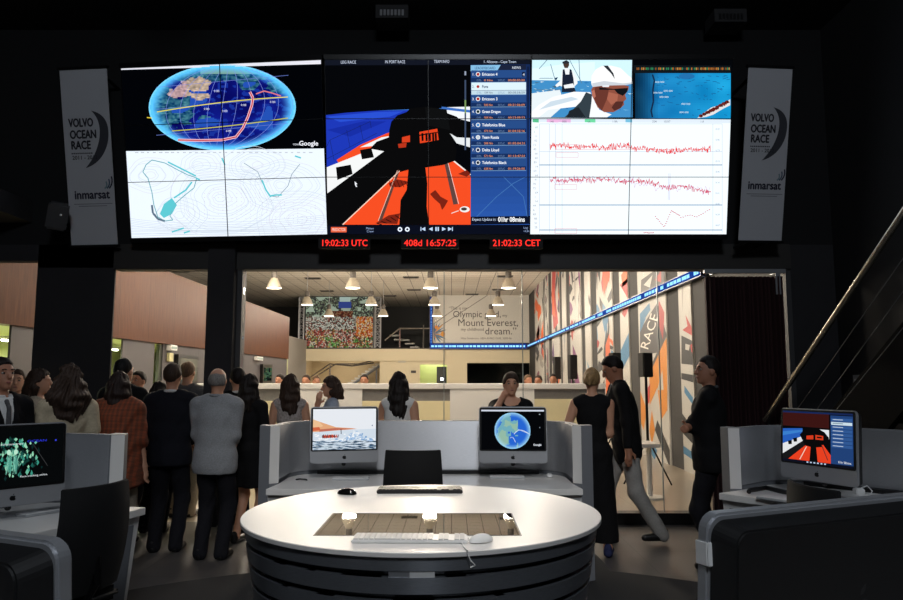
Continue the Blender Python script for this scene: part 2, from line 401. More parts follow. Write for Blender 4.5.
struct('window_5', MB().b2((bx(467), BY+.08, .9), (bx(530), BY+.09, zwin)), glass_mat('dark glass', (.5, .55, .55)))
for p, q in ((425, 36), (438, 42)): pass
tag(MB().b2((bx(436.5), 40.2, 0), (bx(446.5), 40.26, 2.35)).build('door_leaf', mat('dark door', (40, 44, 46), .5)), None, None, kind='structure').name = 'door_3'
# the left side: corridor wall below, wood parapet above, pale corridor behind the doorways
wz0, wz1 = 1.67+.1225*-LX, 1.67+.3776*-LX
wy1 = atx(289, 340, LX).y
wood = mat('oak veneer', (170, 116, 78), .42, 0, .06, fn=wood_fn)
struct('wall_hall_left_parapet', MB().b2((LX-.2, GT, wz0), (LX, wy1, wz1)), wood)
yd = [atx(p, 360, LX-.05).y for p in (9.5, 111, 122, 154, 162.5)]
lowm = mat('grey corridor wall', (84, 81, 84), .6, fn=grid_lines(1.3, 4, .006, (50, 48, 50)))
m = MB()
for a, b in ((yd[0], yd[1]), (yd[2], yd[3]), (yd[4], wy1)): m.b2((LX-.08, a, 0), (LX-.05, b, wz0))
struct('wall_hall_left', m, lowm)
paleg = MATS['pale green wall']
struct('wall_corridor', MB().b2((-8.0, GT, 0), (-7.9, wy1, wz0)).b2((-8, GT, wz0), (LX-.2, wy1, wz0+.1)).b2((-8, wy1, 0), (LX-.05, wy1+.1, wz0)), paleg)
struct('floor_mezzanine_left', MB().b2((-14, GT, wz0+.1), (LX-.2, wy1, wz0+.25)), MATS['mezzanine slab'])
struct('wall_hall_far_left', MB().b2((-8.1, wy1+.1, 0), (-8, BY, wz1)), mat('pale grey wall', (150, 146, 140), .7))
m = MB().b2((LX-.13, yd[3]+.28, 0), (LX-.07, yd[4], wz0-.02)); o = struct('door_2', m, mat('dark green door', (52, 56, 44), .5))
o = MB().tube([(LX-.04, yd[3]+.36, 1.0), (LX-.04, yd[3]+.36, 1.14)], .014).build('door_handle', chrome, o)
for i, (x, y) in enumerate(((-6.8, 9.3), (-6.8, 11.4), (-6.8, 14.0))):
    t = thing('fluorescent_lamp', (x, y, wz0-.12), 0, ['fluorescent tube lamp inside the leftmost lit doorway', 'fluorescent tube lamp behind the doorway next to the dark pillar panel', 'fluorescent tube lamp behind the narrow green lit doorway'][i], 'lamp')
    MB().box((0, 0, .06), (.14, 1.2, .05)).build('housing', white_paint, t, .005)
    lamp('AREA', 'fluorescent_light', (x, y, wz0-.14), 130, (.95, 1, .72), .5, (x, y, 0))
    MB().tube([(0, -.58, .02), (0, .58, .02)], .018).build('tube', emat('tube glow', (245, 255, 215), 14), t, smooth=True)
for i, (x, y, z, e, c) in enumerate(((bx(340), 41, 3.0, 60, WARM), (bx(432), 41.2, 3.0, 70, (1, 1, .75)))):
    t = thing('ceiling_globe_lamp', (x, y, z), 0, ['round ceiling lamp over the stairs in the far stairwell', 'round ceiling lamp in the far pale green doorway'][i], 'lamp')
    MB().lathe([(0, .27), (.12, .27), (.12, .2), (.0, .2)], 20).build('canopy', white_paint, t)
    MB().ball((0, 0, .14), .1).build('globe', emat('globe glow', (255, 246, 220), 6), t, smooth='all')
    lamp('POINT', 'globe_light', (x, y, z-.05), e, c, .1)
# bright spot lamp seen through the far doorway
p = at(442, 379, 40.1); t = thing('wall_spotlight', (p.x, 40.15, p.z), 0, 'small bright spotlight on the dark door leaf in the far doorway', 'lamp')
MB().tube([(0, .05, 0), (0, -.08, 0)], .1, 16).build('housing', satin_black, t)
MB().ball((0, -.09, 0), (.085, .02, .085)).build('lens', emat('spot lens glow', (240, 250, 255), 8), t, smooth='all')

# ------------------------------------------------------------------ mural strips on the right hall wall
print_m = attr_print('mural print', .55)
MO, MU, MV, MN = (HX-.03, 0, 0), (0, 1, 0), (0, 0, 1), (-1, 0, 0)
mcv = plane_conv(MO, MU, MV)
WHT, DK, RED, ORG, BLU, BLK, GRY = (184, 181, 175), (58, 56, 58), (170, 44, 42), (206, 128, 36), (58, 118, 158), (26, 26, 28), (150, 145, 140)
ORD = (208, 92, 40)
STR = [(535.5, 544, 'dense'), (545.5, 549, 'dense'), (552.5, 560.5, 'redtop'), (563, 567, 'light'), (571, 582, 'dense2'), (586, 592, 'light'),
       (598, 614, 'swirl'), (621.5, 630, 'blue'), (640, 668, 'race'), (681, 693.5, 'last')]
SLAB = ['farthest white mural strip, densely printed in grey and purple', 'narrow mural strip second from the far corner', 'mural strip with a red band running up its top half',
        'slim pale mural strip right of the red topped strip', 'mural strip with grey and violet brush strokes above the pole speaker', 'slim pale mural strip beside the widest brush stroke strip', 'broad mural strip with orange and black swirls over the walking man',
        'mural strip with red top and sky blue wedge near the bottom', 'widest mural strip, lettered RACE over orange shapes', 'nearest mural strip, white with a red arrow point']
for (xa, xb, st), lab in zip(STR, SLAB):
    ya, yb = atx(xb, 330, HX).y, atx(xa, 330, HX).y
    par = MB().b2((HX-.028, ya, 0), (HX, yb, HZ)).build('mural_panel', white_paint, None)
    tag(par, lab, 'mural', 'mural strips on the right hall wall')
    A = Art(); A.rect(ya, 0, yb, HZ, WHT, 0); W_ = yb-ya; r = random.Random(int(xa))
    P2 = lambda a, b: (ya+a*W_, b)
    pal = {'dense': [DK, (120, 70, 90), GRY, ORD, BLK], 'redtop': [DK, ORD, (90, 60, 110), BLK], 'light': [GRY, DK, BLU], 'dense2': [DK, (120, 60, 110), GRY, RED, BLK],
           'swirl': [BLK, ORD, DK, GRY, RED, BLU], 'blue': [DK, GRY], 'race': [DK], 'last': [DK]}[st]
    nsh = {'dense': 46, 'redtop': 34, 'light': 9, 'dense2': 34, 'swirl': 60, 'blue': 3, 'race': 0, 'last': 0}[st]
    for k in range(nsh):                       # brush strokes: bent tapering blades
        a, b = r.uniform(-.1, 1.1), r.uniform(0, HZ); L = r.uniform(.3, 1.3); th = r.gauss(1.2, .5); w_ = r.uniform(.05, .22)
        pl = [(a+L/W_*.4*math.cos(th)*s+.12*math.sin(3*s+k), b+L*math.sin(th)*s) for s in (0, .35, .7, 1)]
        ww = [0, w_, w_*.8, 0]
        q = [(x-h, y) for (x, y), h in zip(pl, ww)]+[(x+h, y) for (x, y), h in list(zip(pl, ww))[::-1]]
        A.poly([P2(*p) for p in q], r.choice(pal), 1+k % 5)
    if st == 'redtop':
        A.poly([P2(.15, 3.9), P2(.75, 3.7), P2(.95, 5.2), P2(.8, 6.3), P2(.3, 6.3), P2(.5, 5.2)], RED, 7); A.poly([P2(.5, 4.2), P2(.9, 4.4), P2(.8, 5.8)], ORD, 8)
    if st == 'swirl':
        A.poly([P2(.15, 1.6), P2(.5, 1.2), P2(.45, 2.6), P2(.2, 2.9)], ORD, 7); A.poly([P2(.1, 4.4), P2(.5, 4.0), P2(.6, 5.6), P2(.25, 6.3)], (200, 80, 40), 7)
    A.conv = mcv
    z4 = sub(mcv, 620, 270, 4)
    if st == 'blue':
        for c, q in ((RED, [(0, 60), (45, 20), (45, 130), (20, 190), (8, 175), (30, 110)]), (BLU, [(0, 330), (45, 230), (45, 330), (0, 420)]), (ORD, [(5, 20), (35, -20), (40, 40), (10, 70)])):
            A.poly(q, c, 8, z4)
    if st == 'race':
        for c, q, l in ((DK, [(80, 240), (150, 130), (175, 215), (185, 255), (150, 330), (80, 345)], 2), (BLU, [(80, 175), (118, 132), (122, 160), (80, 225)], 3), (BLU, [(80, 215), (105, 190), (85, 240), (80, 250)], 3),
                        (RED, [(155, 120), (178, 170), (172, 280), (158, 225)], 3), (DK, [(85, 40), (140, 0), (185, 0), (185, 60), (120, 110), (80, 140)], 2), (WHT, [(95, 60), (130, 20), (120, 70)], 4), (RED, [(140, 40), (165, 0), (165, 50)], 3), (BLU, [(80, 120), (120, 70), (110, 110)], 4),
                        (ORG, [(188, 270), (190, 560), (165, 600), (150, 470), (120, 540), (118, 420), (150, 330)], 5), (WHT, [(150, 480), (170, 400), (175, 480)], 6), (DK, [(185, 250), (188, 262), (118, 420), (112, 410)], 7),
                        (ORG, [(80, 480), (108, 560), (95, 640), (80, 600)], 5), (ORG, [(118, 640), (128, 560), (140, 640), (128, 700)], 5), (RED, [(112, 470), (122, 455), (118, 530), (108, 540)], 6),
                        (BLK, [(150, 600), (200, 720), (200, 790), (140, 640)], 6), (BLU, [(120, 690), (150, 720), (140, 760), (115, 720)], 6), (BLK, [(100, 680), (118, 740), (180, 810), (120, 780)], 6)):
            A.poly(q, c, l, z4)
        t, wd = glyph_tris('RACE', .03); n = Vector((44, -140)); ln = n.length; n.normalize(); pn = Vector((n.y, -n.x))
        for q in t: A.tri([z4(*(Vector((112, 322))+n*(x/wd*ln)+pn*(y*48))) for x, y in q], (225, 220, 212), 9)
    if st == 'last':
        for c, q, l in ((RED, [(262, 178), (292, 240), (288, 262), (250, 240), (270, 225)], 3), (BLK, [(246, 262), (294, 285), (294, 380), (246, 375)], 3), (RED, [(282, 300), (296, 290), (296, 340), (285, 325)], 5), (WHT, [(262, 295), (280, 300), (276, 322), (262, 318)], 5),
                        (BLU, [(258, 462), (292, 510), (292, 540), (258, 490)], 4), (BLK, [(246, 412), (294, 420), (294, 450), (246, 436)], 4), (BLK, [(240, 560), (296, 640), (296, 700), (240, 640)], 4), (GRY, [(246, 60), (252, 20), (254, 60), (250, 170)], 3), (BLU, [(250, 700), (292, 730), (292, 760), (250, 730)], 4)):
            A.poly(q, c, l, z4)
    A = A.clip(ya, 0, yb, HZ)
    A.build('mural_print', print_m, MO, MU, MV, MN, par, .0006)

# ------------------------------------------------------------------ blue LED ticker running round the hall
tick_b = mat('ticker housing', (14, 26, 70), .4); tick_e = emat('ticker glow', (150, 215, 255), 1.5); tick_d = emat('ticker dim glow', (24, 70, 170), .8)
TZ = 3.45
t = thing('led_ticker', (0, 0, 0), 0, 'long blue LED news ticker along the back and right hall walls', 'sign')
y0 = atx(709, 272, HX).y
xa, xb = bx(429.5), bx(433)
MB().b2((HX-.14, y0, TZ-.07), (HX-.035, BY-.23, TZ+.10)).b2((xa, BY-.22, TZ-.16), (HX-.035, BY-.11, TZ+.2)).b2((xa, BY-.22, TZ), (xb, BY-.11, HZ-.1)).build('housing', tick_b, t)
m = MB(); md = MB(); r = random.Random(3); y = y0+.1
md.b2((HX-.143, y0+.03, TZ-.05), (HX-.141, BY-.2, TZ+.08)); md.b2((xa+.05, BY-.223, TZ-.11), (HX-.2, BY-.221, TZ+.14)); md.b2((xa+.04, BY-.223, TZ), (xb-.04, BY-.221, HZ-.15))
while y < BY-.4:
    L = r.uniform(.05, .3)
    if r.random() > .12:
        m.b2((HX-.147, y, TZ-.02), (HX-.144, y+L*.8, TZ+.045))
    y += L
x = xa+.1
while x < HX-.3:
    L = r.uniform(.06, .25); m.b2((x, BY-.227, TZ-.04), (x+L*.75, BY-.224, TZ+.06)); x += L
z = TZ+.2
while z < HZ-.3:
    L = r.uniform(.06, .2); m.b2((xa+.09, BY-.227, z), (xb-.09, BY-.224, z+L*.6)); z += L
md.build('panel', tick_d, t); m.build('lettering', tick_e, t)

# ------------------------------------------------------------------ quotation and burst on the white back wall
QO, QU, QV, QN = (0, BY-.005, 0), (1, 0, 0), (0, 0, 1), (0, -1, 0)
qcv = plane_conv(QO, QU, QV); z5 = sub(qcv, 380, 270, 5)
A = Art(z5); TC = (72, 70, 70)
for s, x, y, sz, wd in (('“This is my', 345, 198, 22, 90), ('Olympic gold,', 364, 236, 46, 240), ('my', 612, 234, 20, 24), ('Mount Everest,', 388, 280, 50, 302), ('my childhood', 404, 304, 22, 115), ('dream.”', 524, 322, 50, 158), ('Mike Sanderson, ABN AMRO ONE, 2005-06', 404, 346, 13, 254)):
    t_, w0 = glyph_tris(s, .012); h = sz*.0098 if False else None
    u0, v0 = z5(x, y); u1, _ = z5(x+wd, y); sx = (u1-u0)/w0; sy = abs(z5(x, y-sz)[1]-v0)
    for q in t_: A.tri([(u0+a*sx, v0+b*sy) for a, b in q], TC, 2)
A.line([(270, 300), (540, 125)], 3, (110, 106, 102), 1); A.line([(266, 272), (470, 125)], 3, (110, 106, 102), 1)
r = random.Random(5)
for k in range(13):
    a = -1.5+k*.24; L = r.uniform(35, 75)
    A.poly([(268, 318), (268+L*math.cos(a-.12)*.5, 318+L*.5*math.sin(a-.12)), (268+L*math.cos(a), 318+L*math.sin(a)), (268+L*.5*math.cos(a+.12), 318+L*.5*math.sin(a+.12))], [(70, 110, 150), (96, 104, 112), (70, 110, 150), (206, 140, 50)][k % 4], 3)
A.ell(282, 286, 9, 9, (210, 130, 40), 4); A.ell(314, 320, 11, 13, (206, 140, 50), 4)
o = A.clip(bx(432.5), TZ+.25, HX-.1, HZ).build('wall_quote', print_m, QO, QU, QV, QN)
tag(o, 'dark lettered quotation with a starburst on the white back wall of the hall', 'wall lettering')

# ------------------------------------------------------------------ crowd screen between trusses
SY = BY+.5
p0, p1 = at(305, 347.5, SY), at(373, 297, SY)
sw_, sh_ = p1.x-p0.x, p1.z-p0.z
t = thing('led_screen', (p0.x, SY, p0.z), 0, 'big LED screen showing a colourful crowd, hung between trusses in the hall', 'screen')
MB().b2((-.05, .02, -.05), (sw_+.05, .25, sh_+.05)).build('housing', satin_black, t)
A = Art(); r = random.Random(11); NX, NY = 74, 54
cols = [(230, 225, 205), (250, 235, 215), (190, 84, 60), (200, 120, 70), (130, 70, 54), (60, 50, 50), (90, 80, 60), (70, 120, 60), (236, 200, 120), (120, 100, 90)]
for j in range(NY):
    for i in range(NX):
        u, v = (i+.5)/NX, (j+.5)/NY; n = noise.noise(Vector((u*9, v*9, 1.3)))
        if v > .62:
            c = r.choice([(70, 66, 60), (90, 100, 80), (170, 190, 160), (60, 60, 66), (120, 120, 100)]) if n < .1 else (196, 214, 190)
            if .48 < u < .68 and .78 < v < .9: c = (70, 90, 170)
            if .5 < u < .66 and v >= .9: c = (210, 235, 225)
            if .3 < u < .7 and v < .72: c = r.choice([(120, 50, 36), (80, 50, 40), (160, 120, 90)])
        else:
            c = r.choice(cols)
            if u > .75 and v > .2: c = r.choice([(232, 130, 40), (236, 100, 40), (240, 190, 110), (140, 50, 30), (235, 225, 200)])
            elif v > .35: c = r.choice([(238, 236, 220), (226, 226, 210), (60, 56, 52), (110, 100, 90), (190, 190, 170), (150, 70, 50)])
            elif n > .25: c = r.choice([(104, 170, 80), (150, 200, 110), (70, 120, 60), (200, 190, 160), (180, 90, 70), (60, 60, 50)])
            elif n < -.2: c = r.choice([(190, 80, 64), (206, 90, 76), (90, 50, 46), (220, 210, 190), (110, 100, 80)])
        A.rect(i/NX*sw_, j/NY*sh_, (i+1)/NX*sw_, (j+1)/NY*sh_, c, 0)
A.build('picture', attr_emit('led screen glow', .5, False), (0, .015, 0), (1, 0, 0), (0, 0, 1), (0, -1, 0), t)
def truss(px, lab, py0=297, py1=352, wpx=6):
    a, b = at(px-wpx/2, py1, SY), at(px+wpx/2, py0, SY); W_ = b.x-a.x; H_ = HZ-.05-(zb+.12)
    t = thing('lighting_truss', (a.x, SY, zb+.12), 0, lab, 'truss', 'trusses beside the crowd screen')
    m = MB(); cs = [(0, 0), (W_, 0), (W_, W_), (0, W_)]
    for c in cs: m.tube([(c[0], c[1], 0), (c[0], c[1], H_)], .035, 6)
    m.build('chords', alu, t); m = MB(); n = 9
    for k in range(n):
        z0, z1 = H_*k/n, H_*(k+1)/n
        for c, d in zip(cs, cs[1:]+cs[:1]): m.tube([(c[0], c[1], z0), (d[0], d[1], z1)], .018, 5); m.tube([(c[0], c[1], z1), (d[0], d[1], z1)], .018, 5)
    m.build('braces', alu, t)
truss(301, 'aluminium truss tower left of the crowd screen'); truss(377.5, 'aluminium truss tower right of the crowd screen')
# flight of pale steps and glass balustrade on the dark mezzanine
t = thing('mezzanine_stairs', (0, 0, 0), 0, 'floating stairs with pale treads on the dark mezzanine', 'stairs')
for k, (px, py) in enumerate(((395, 336), (399, 340), (405, 340.5), (410, 344), (415, 347.5))):
    p = at(px, py, 43.5); MB().box((p.x, 43.5, p.z), (.55, 1.0, .09)).build('tread', white_paint, t)
a, b = at(391, 332, 43.9), at(420, 350, 43.9); MB().tube([a, b], .1, 6).build('stringer', satin_black, t)
MB().b2((b.x-.05, 43.8, zb+.12), (b.x+.05, 44.0, b.z)).build('post', satin_black, t)
t = thing('glass_balustrade', (0, BY+.35, 0), 0, 'steel handrail with upright posts along the mezzanine edge', 'railing')
m = MB(); zz = bz(328)
m.tube([(bx(384), 0, bz(340)), (bx(399), 0, zz), (bx(430)-.02, 0, zz)], .045, 6).build('handrail', chrome, t)
for px in (399, 423): MB().tube([(bx(px), 0, zb+.1), (bx(px), 0, zz+.2 if px > 400 else zz)], .05, 6).build('post', chrome, t)
# stairs in the lit stairwell under the mezzanine
t = thing('stairwell_stairs', (0, 0, 0), 0, 'pale staircase with steel handrails in the lit stairwell beneath the crowd screen', 'stairs')
for k in range(9):
    p = at(352+k*3.4, 383-k*2.3, 41.6); MB().box((p.x, 41.6, p.z), (.34, 1.1, .1)).build('tread', white_paint, t)
a, b = at(350, 386, 41.1), at(381, 365, 41.1); MB().tube([a, b], .09, 6).build('stringer', gray_lam, t)
MB().b2((b.x-.3, 41.05, 0), (b.x-.2, 41.15, b.z-.25)).build('post', gray_lam, t)
for d in (0, 6): MB().tube([at(306+d, 380-d*.2, 40.9), at(330+d, 364, 40.9), at(352+d, 366-d*.3, 40.9), at(374, 363-d*.4, 40.9)], .045, 6).build('handrail', chrome, t)
MB().tube([at(306, 380, 40.9), (at(306, 380, 40.9).x, 40.9, 0)], .05, 6).build('post', chrome, t)
MB().tube([at(330, 364, 40.9), (at(330, 364, 40.9).x, 40.9, 0)], .05, 6).build('post', chrome, t)

# ------------------------------------------------------------------ small things on the hall walls
def plate(name, a, b, m, lab, cat, art=None, y=BY):
    o = MB().b2((a.x, y-.05, b.z), (b.x, y, a.z)).build(name, m, None, .005); return tag(o, lab, cat)
plate('exit_sign', at(398, 359, BY), at(406, 362.5, BY), mat('sign white', (196, 190, 176), .5), 'small pale sign plate on the cream wall left of the far doorway', 'sign')
plate('wall_plaque', at(411, 370.5, BY), at(416, 373, BY), mat('sign dark', (66, 62, 60), .5), 'small dark plaque on the cream wall beside the far doorway', 'plaque')
def side_plate(name, xa, xb, ya, yb, m, lab, cat, dep=.06):
    a, b = atx(xa, (ya+yb)/2, LX), atx(xb, (ya+yb)/2, LX); za, z_ = atx((xa+xb)/2, ya, LX).z, atx((xa+xb)/2, yb, LX).z
    o = MB().b2((LX-.046, a.y, z_), (LX-.05+dep, b.y, za)).build(name, m, None, .005); tag(o, lab, cat); return o, a.y, b.y, z_, za
lit_sign = emat('exit sign glow', (235, 240, 215), .7, False)
o, a, b, c, d = side_plate('exit_sign', 168.5, 175, 345, 350.5, white_pl, 'white lit exit sign on the grey wall under the wood parapet', 'sign', .1)
MB().b2((LX+.052, a+.03, c+.03), (LX+.055, b-.03, d-.03)).build('light_panel', lit_sign, o)
o, a, b, c, d = side_plate('wall_notice', 169, 173, 353, 361.5, mat('notice cream', (214, 208, 160), .6), 'cream notice on the grey wall just below the lit exit sign', 'notice')
o, a, b, c, d = side_plate('wall_screen', 176, 196.5, 355, 384, satin_black, 'black framed screen on the grey wall left of the pillar', 'screen', .09)
MB().b2((LX+.041, a+.08, c+.08), (LX+.044, b-.08, d-.08)).build('display', mat('screen grey', (112, 116, 108), .2), o)
o, a, b, c, d = side_plate('exit_sign', 255.5, 261.5, 356.5, 360.5, white_pl, 'small white sign high on the grey wall behind the glass', 'sign', .1)
MB().b2((LX+.052, a+.03, c+.03), (LX+.055, b-.03, d-.03)).build('light_panel', lit_sign, o)
o, a, b, c, d = side_plate('poster_screen', 261.5, 271, 364.5, 384, satin_black, 'narrow lit poster screen on the grey wall behind the glass', 'screen', .09)
A = Art(); r = random.Random(4)
for j in range(9):
    for i in range(5): A.rect(a+.1+(b-a-.2)*i/5, c+.1+(d-c-.2)*j/9, a+.1+(b-a-.2)*(i+1)/5, c+.1+(d-c-.2)*(j+1)/9, r.choice([(30, 40, 36), (60, 90, 70), (90, 130, 100), (24, 26, 28), (120, 130, 90)]), 0)
A.build('display', attr_emit('poster glow', .5, False), (LX+.045, 0, 0), (0, 1, 0), (0, 0, 1), (1, 0, 0), o)

# ------------------------------------------------------------------ ceiling vents and high-bay lamps
t = None
VN = [(313, 278, 'ceiling vent left of the second front lamp'), (327, 290.7, 'ceiling vent over the crowd screen'), (411, 277, 'ceiling vent left of the third front lamp'), (414, 289.5, 'ceiling vent below and left of the third front lamp'),
      (390, 295.5, 'ceiling vent beside the dark mezzanine'), (472, 294, 'ceiling vent over the quotation wall'), (505, 276, 'ceiling vent above the rightmost front lamp'), (499, 289.3, 'ceiling vent left of the rightmost front lamp'), (180, 271, 'dark ceiling vent above the wood parapet left of the pillar')]
for i, (px, py, lab) in enumerate(VN):
    p = atz(px, py, HZ)
    if t is None:
        t = thing('ceiling_vent', (p.x, p.y, HZ)); MB().b2((-.36, -.2, -.03), (.36, .2, 0)).build('frame', mat('vent frame', (90, 86, 80), .6), t)
        m = MB()
        for k in range(5): m.b2((-.32, -.16+k*.07, -.045), (.32, -.12+k*.07, -.03))
        m.build('slats', mat('vent slats', (44, 42, 40), .6), t); v = t
    else: v = copy_tree(t); v.location = (p.x, p.y, HZ)
    tag(v, lab, 'vent', 'ceiling vents in the hall')
shade_m = mat('lamp shade', (176, 168, 152), .4, .3); lens_m = emat('high bay glow', (255, 246, 228), 6, False)
t = None
rows = ['row just beyond the glass', 'second row beyond the glass', 'front visible row', 'middle visible row', 'farthest row']
for j, y in enumerate(HALL_Y):
    for i, x in enumerate(HALL_X):
        if t is None:
            t = thing('pendant_lamp', (x, y, HALL_Z))
            MB().lathe([(.235, 0), (.225, .06), (.17, .2), (.11, .3), (.085, .33)], 28).build('lamp_shade', shade_m, t, smooth=True)
            MB().lathe([(0, .012), (.228, .012), (.228, .002), (0, .002)], 28).build('lens', lens_m, t)
            MB().lathe([(0, .33), (.09, .33), (.1, .36), (.1, .52), (.07, .56), (0, .56)], 20).build('ballast_housing', mat('ballast grey', (92, 88, 84), .5, .3), t, smooth=True)
            MB().tube([(0, 0, .56), (0, 0, HZ-HALL_Z)], .012, 6).build('hanging_rod', alu, t); l = t
        else: l = copy_tree(t); l.location = (x, y, HALL_Z)
        pos = ['leftmost', 'second from left', 'third from left', 'rightmost'][i]
        tag(l, 'bell shaped pendant lamp, %s in the %s' % (pos, rows[j]), 'lamp', 'high bay pendant lamps in the hall')

# ------------------------------------------------------------------ long counter across the hall
CY = 13.0
zc = at(430, 383.5, CY).z
def cx_(px): return at(px, 400, CY).x
t = thing('reception_counter', (0, 0, 0), 0, 'long white reception counter with grey and cream panels across the hall', 'counter')
MB().b2((cx_(190), CY, zc-.1), (cx_(606), CY+.55, zc)).build('counter_top', white_lam, t, .008)
for a, b in ((190, 212), (280, 362), (450, 534.5)): MB().b2((cx_(a), CY+.01, 0), (cx_(b), CY+.5, zc-.1)).build('white_panel', white_lam, t, .005)
for a, b in ((246, 280), (362, 450), (534.5, 606)):
    zz = at(a, 401 if a < 400 else 399, CY).z
    MB().b2((cx_(a), CY+.04, zz), (cx_(b), CY+.45, zc-.1)).build('grey_panel', grey_pan, t)
    MB().b2((cx_(a), CY+.03, .1), (cx_(b), CY+.45, zz)).build('cream_panel', mat('cream laminate', (226, 214, 172), .4), t)
MB().b2((cx_(212), CY+.03, .1), (cx_(246), CY+.45, zc-.1)).build('cream_panel', MATS['cream laminate'], t)
for i, x in enumerate((-3.2, -.9, 1.4)):  # added spots that lift the front of the counter
    t = thing('added_counter_spot', (x, 10.2, HZ-.1), 0, ['left', 'middle', 'right'][i]+' added fill spot brightening the reception counter, just beyond the glass', 'lamp')
    q = (Vector((x, 13, 1))-Vector((x, 10.2, HZ-.1))).to_track_quat('Z', 'Y').to_matrix(); m = MB().lathe([(.12, .06), (.125, .06), (.125, -.06), (0, -.06), (0, -.05), (.115, -.05)], 20); m.v = [tuple(q @ Vector(p)) for p in m.v]; m.build('housing', alu, t, smooth=True)
    MB().tube([(0, 0, 0), (0, 0, .1)], .03, 8).build('mount', alu, t)
    lamp('SPOT', 'counter_fill_spot', (x, 10.2, HZ-.1), 330, WARM, .1, (x, 13, 1), 62, .8)
for i, y in enumerate((12.5, 20.0)):  # uplights put in to brighten the hall ceiling
    t = thing('added_uplight', (LX-.14, y, wz1), 0, ['nearer', 'farther'][i]+' added linear uplight on the wood parapet, brightening the hall ceiling', 'lamp')
    MB().b2((-.055, -3.2, 0), (.055, 3.2, .02)).build('housing', alu, t, .003); MB().b2((-.05, -3.15, .02), (.05, 3.15, .022)).build('diffuser', emat('added uplight glow', (255, 240, 215), 1.5, False), t)
    d = lamp('AREA', 'uplight_fill', (LX-.14, y, wz1+.026), 560, WARM, .1, (LX-.14, y, HZ)); d.data.shape = 'RECTANGLE'; d.data.size = .1; d.data.size_y = 6.2
# cocktail table and speakers on stands
p = atz(650, 498, 0); t = thing('cocktail_table', (p.x, p.y, 0), 0, 'small white cocktail table under the pole speaker', 'table')
ht = 1.67-(441-379)/715*p.y
MB().b2((-.28, -.28, ht-.05), (.1, .28, ht)).build('table_top', white_lam, t, .006); MB().tube([(0, 0, .03), (0, 0, ht-.05)], .04, 12).build('leg', white_paint, t); MB().lathe([(0, 0), (.2, 0), (.2, .025), (0, .03)], 24).build('base', white_paint, t)
def speaker(px, py0, py1, wpx, y, lab, pole=True):
    a = at(px, (py0+py1)/2, y); W_ = wpx/715*y; H_ = (py1-py0)/715*y
    t = thing('stand_speaker', (a.x, y, 0), R_(20), lab, 'speaker', 'pole speakers along the mural wall')
    MB().box((0, 0, a.z), (W_, W_*.8, H_)).build('cabinet', black, t, .01)
    MB().box((0, -W_*.4-.004, a.z), (W_*.86, .008, H_*.9)).build('grille', mat('speaker grille', (26, 26, 27), .7), t)
    MB().tube([(0, 0, .4), (0, 0, a.z-H_/2)], .022, 8).build('pole', satin_black, t)
    for k in range(3): MB().tube([(0, 0, .75), (.42*math.cos(k*2.1), .42*math.sin(k*2.1), .02)], .013, 6).build('leg', satin_black, t)
speaker(645.5, 353, 377, 11.5, 11.3, 'black pole speaker in front of the widest mural strip')
speaker(572.5, 355, 379, 8, 17.5, 'black pole speaker rising behind the counter end'); speaker(557, 357, 379, 6.5, 21, 'farthest black pole speaker behind the counter'); speaker(615, 353, 373, 10, 13.8, 'black speaker peeping over the walking man')
# curtain with its rail
xa, xb = at(708, 340, 8.3).x, at(784, 340, 8.3).x
t = thing('curtain', (0, 8.3, 0), 0, 'dark red pleated curtain at the right end of the glass wall', 'curtain')
n = 150; vs_ = []
for z in (.03, 1.5, 2.86):
    vs_ += [(xa+(xb-xa)*k/n, .055*math.sin(k*.75+.3*math.sin(k*.21))+.02*math.sin(k*1.9), z) for k in range(n+1)]
vs_ += [(x, y+.012, z) for x, y, z in vs_]; N1 = 3*(n+1)
fs_ = [(r_*(n+1)+k, r_*(n+1)+k+1, (r_+1)*(n+1)+k+1, (r_+1)*(n+1)+k) for r_ in range(2) for k in range(n)]
fs_ += [tuple(i+N1 for i in f[::-1]) for f in fs_]
MB().add(vs_, fs_).build('pleats', mat('dark red velvet', (44, 13, 16), .9), t, smooth='all')
t = thing('curtain_rail', (0, 8.3, 2.9), 0, 'silver curtain rail above the dark red curtain', 'rail')
MB().b2((xa-.02, -.03, 0), (xb+.05, .03, .05)).build('rail', alu, t, .005); MB().b2((xb-.08, -.035, -.25), (xb-.02, -.025, 0)).build('bracket', alu, t)
MB().b2((xb-.06, .03, .0), (xb-.02, .14, .05)).build('bracket', alu, t); MB().b2((xa+.1, .03, .0), (xa+.14, .14, .05)).build('bracket', alu, t)

# =================================================================== VIDEO WALL (tilted forward at the top)
DZ = 1.892; DY = -.4; H3 = math.hypot(DZ, DY)
VV0 = Vector((0, DY, DZ)).normalized()
J1, J2 = Vector((-1.408, 8.0, 3.303)), Vector((.891, 8.0, 3.303))
def section(O, yaw, wd):
    rot = Matrix.Rotation(yaw, 3, 'Z'); U = rot @ Vector((1, 0, 0)); V = rot @ VV0
    return Vector(O), U, V, U.cross(V), wd   # U x V points to the viewer side (-y)
yL = R_(-5.4)
SEC = [section(J1-2.34*(Matrix.Rotation(yL, 3, 'Z') @ Vector((1, 0, 0))), yL, 2.34), section(J1, 0, 2.299), section(J2, 0, 2.235)]
# facing the room: the viewer is on the -y side, and U x V = (1,0,0)x(0,a,b) = (0,-b,a): towards the viewer and up
vw_m = attr_emit('video wall glow', 1.12)
arts = []
for O, U, V, N, wd in SEC: arts.append(Art(plane_conv(O, U, V)))
L_, M_, R3 = arts
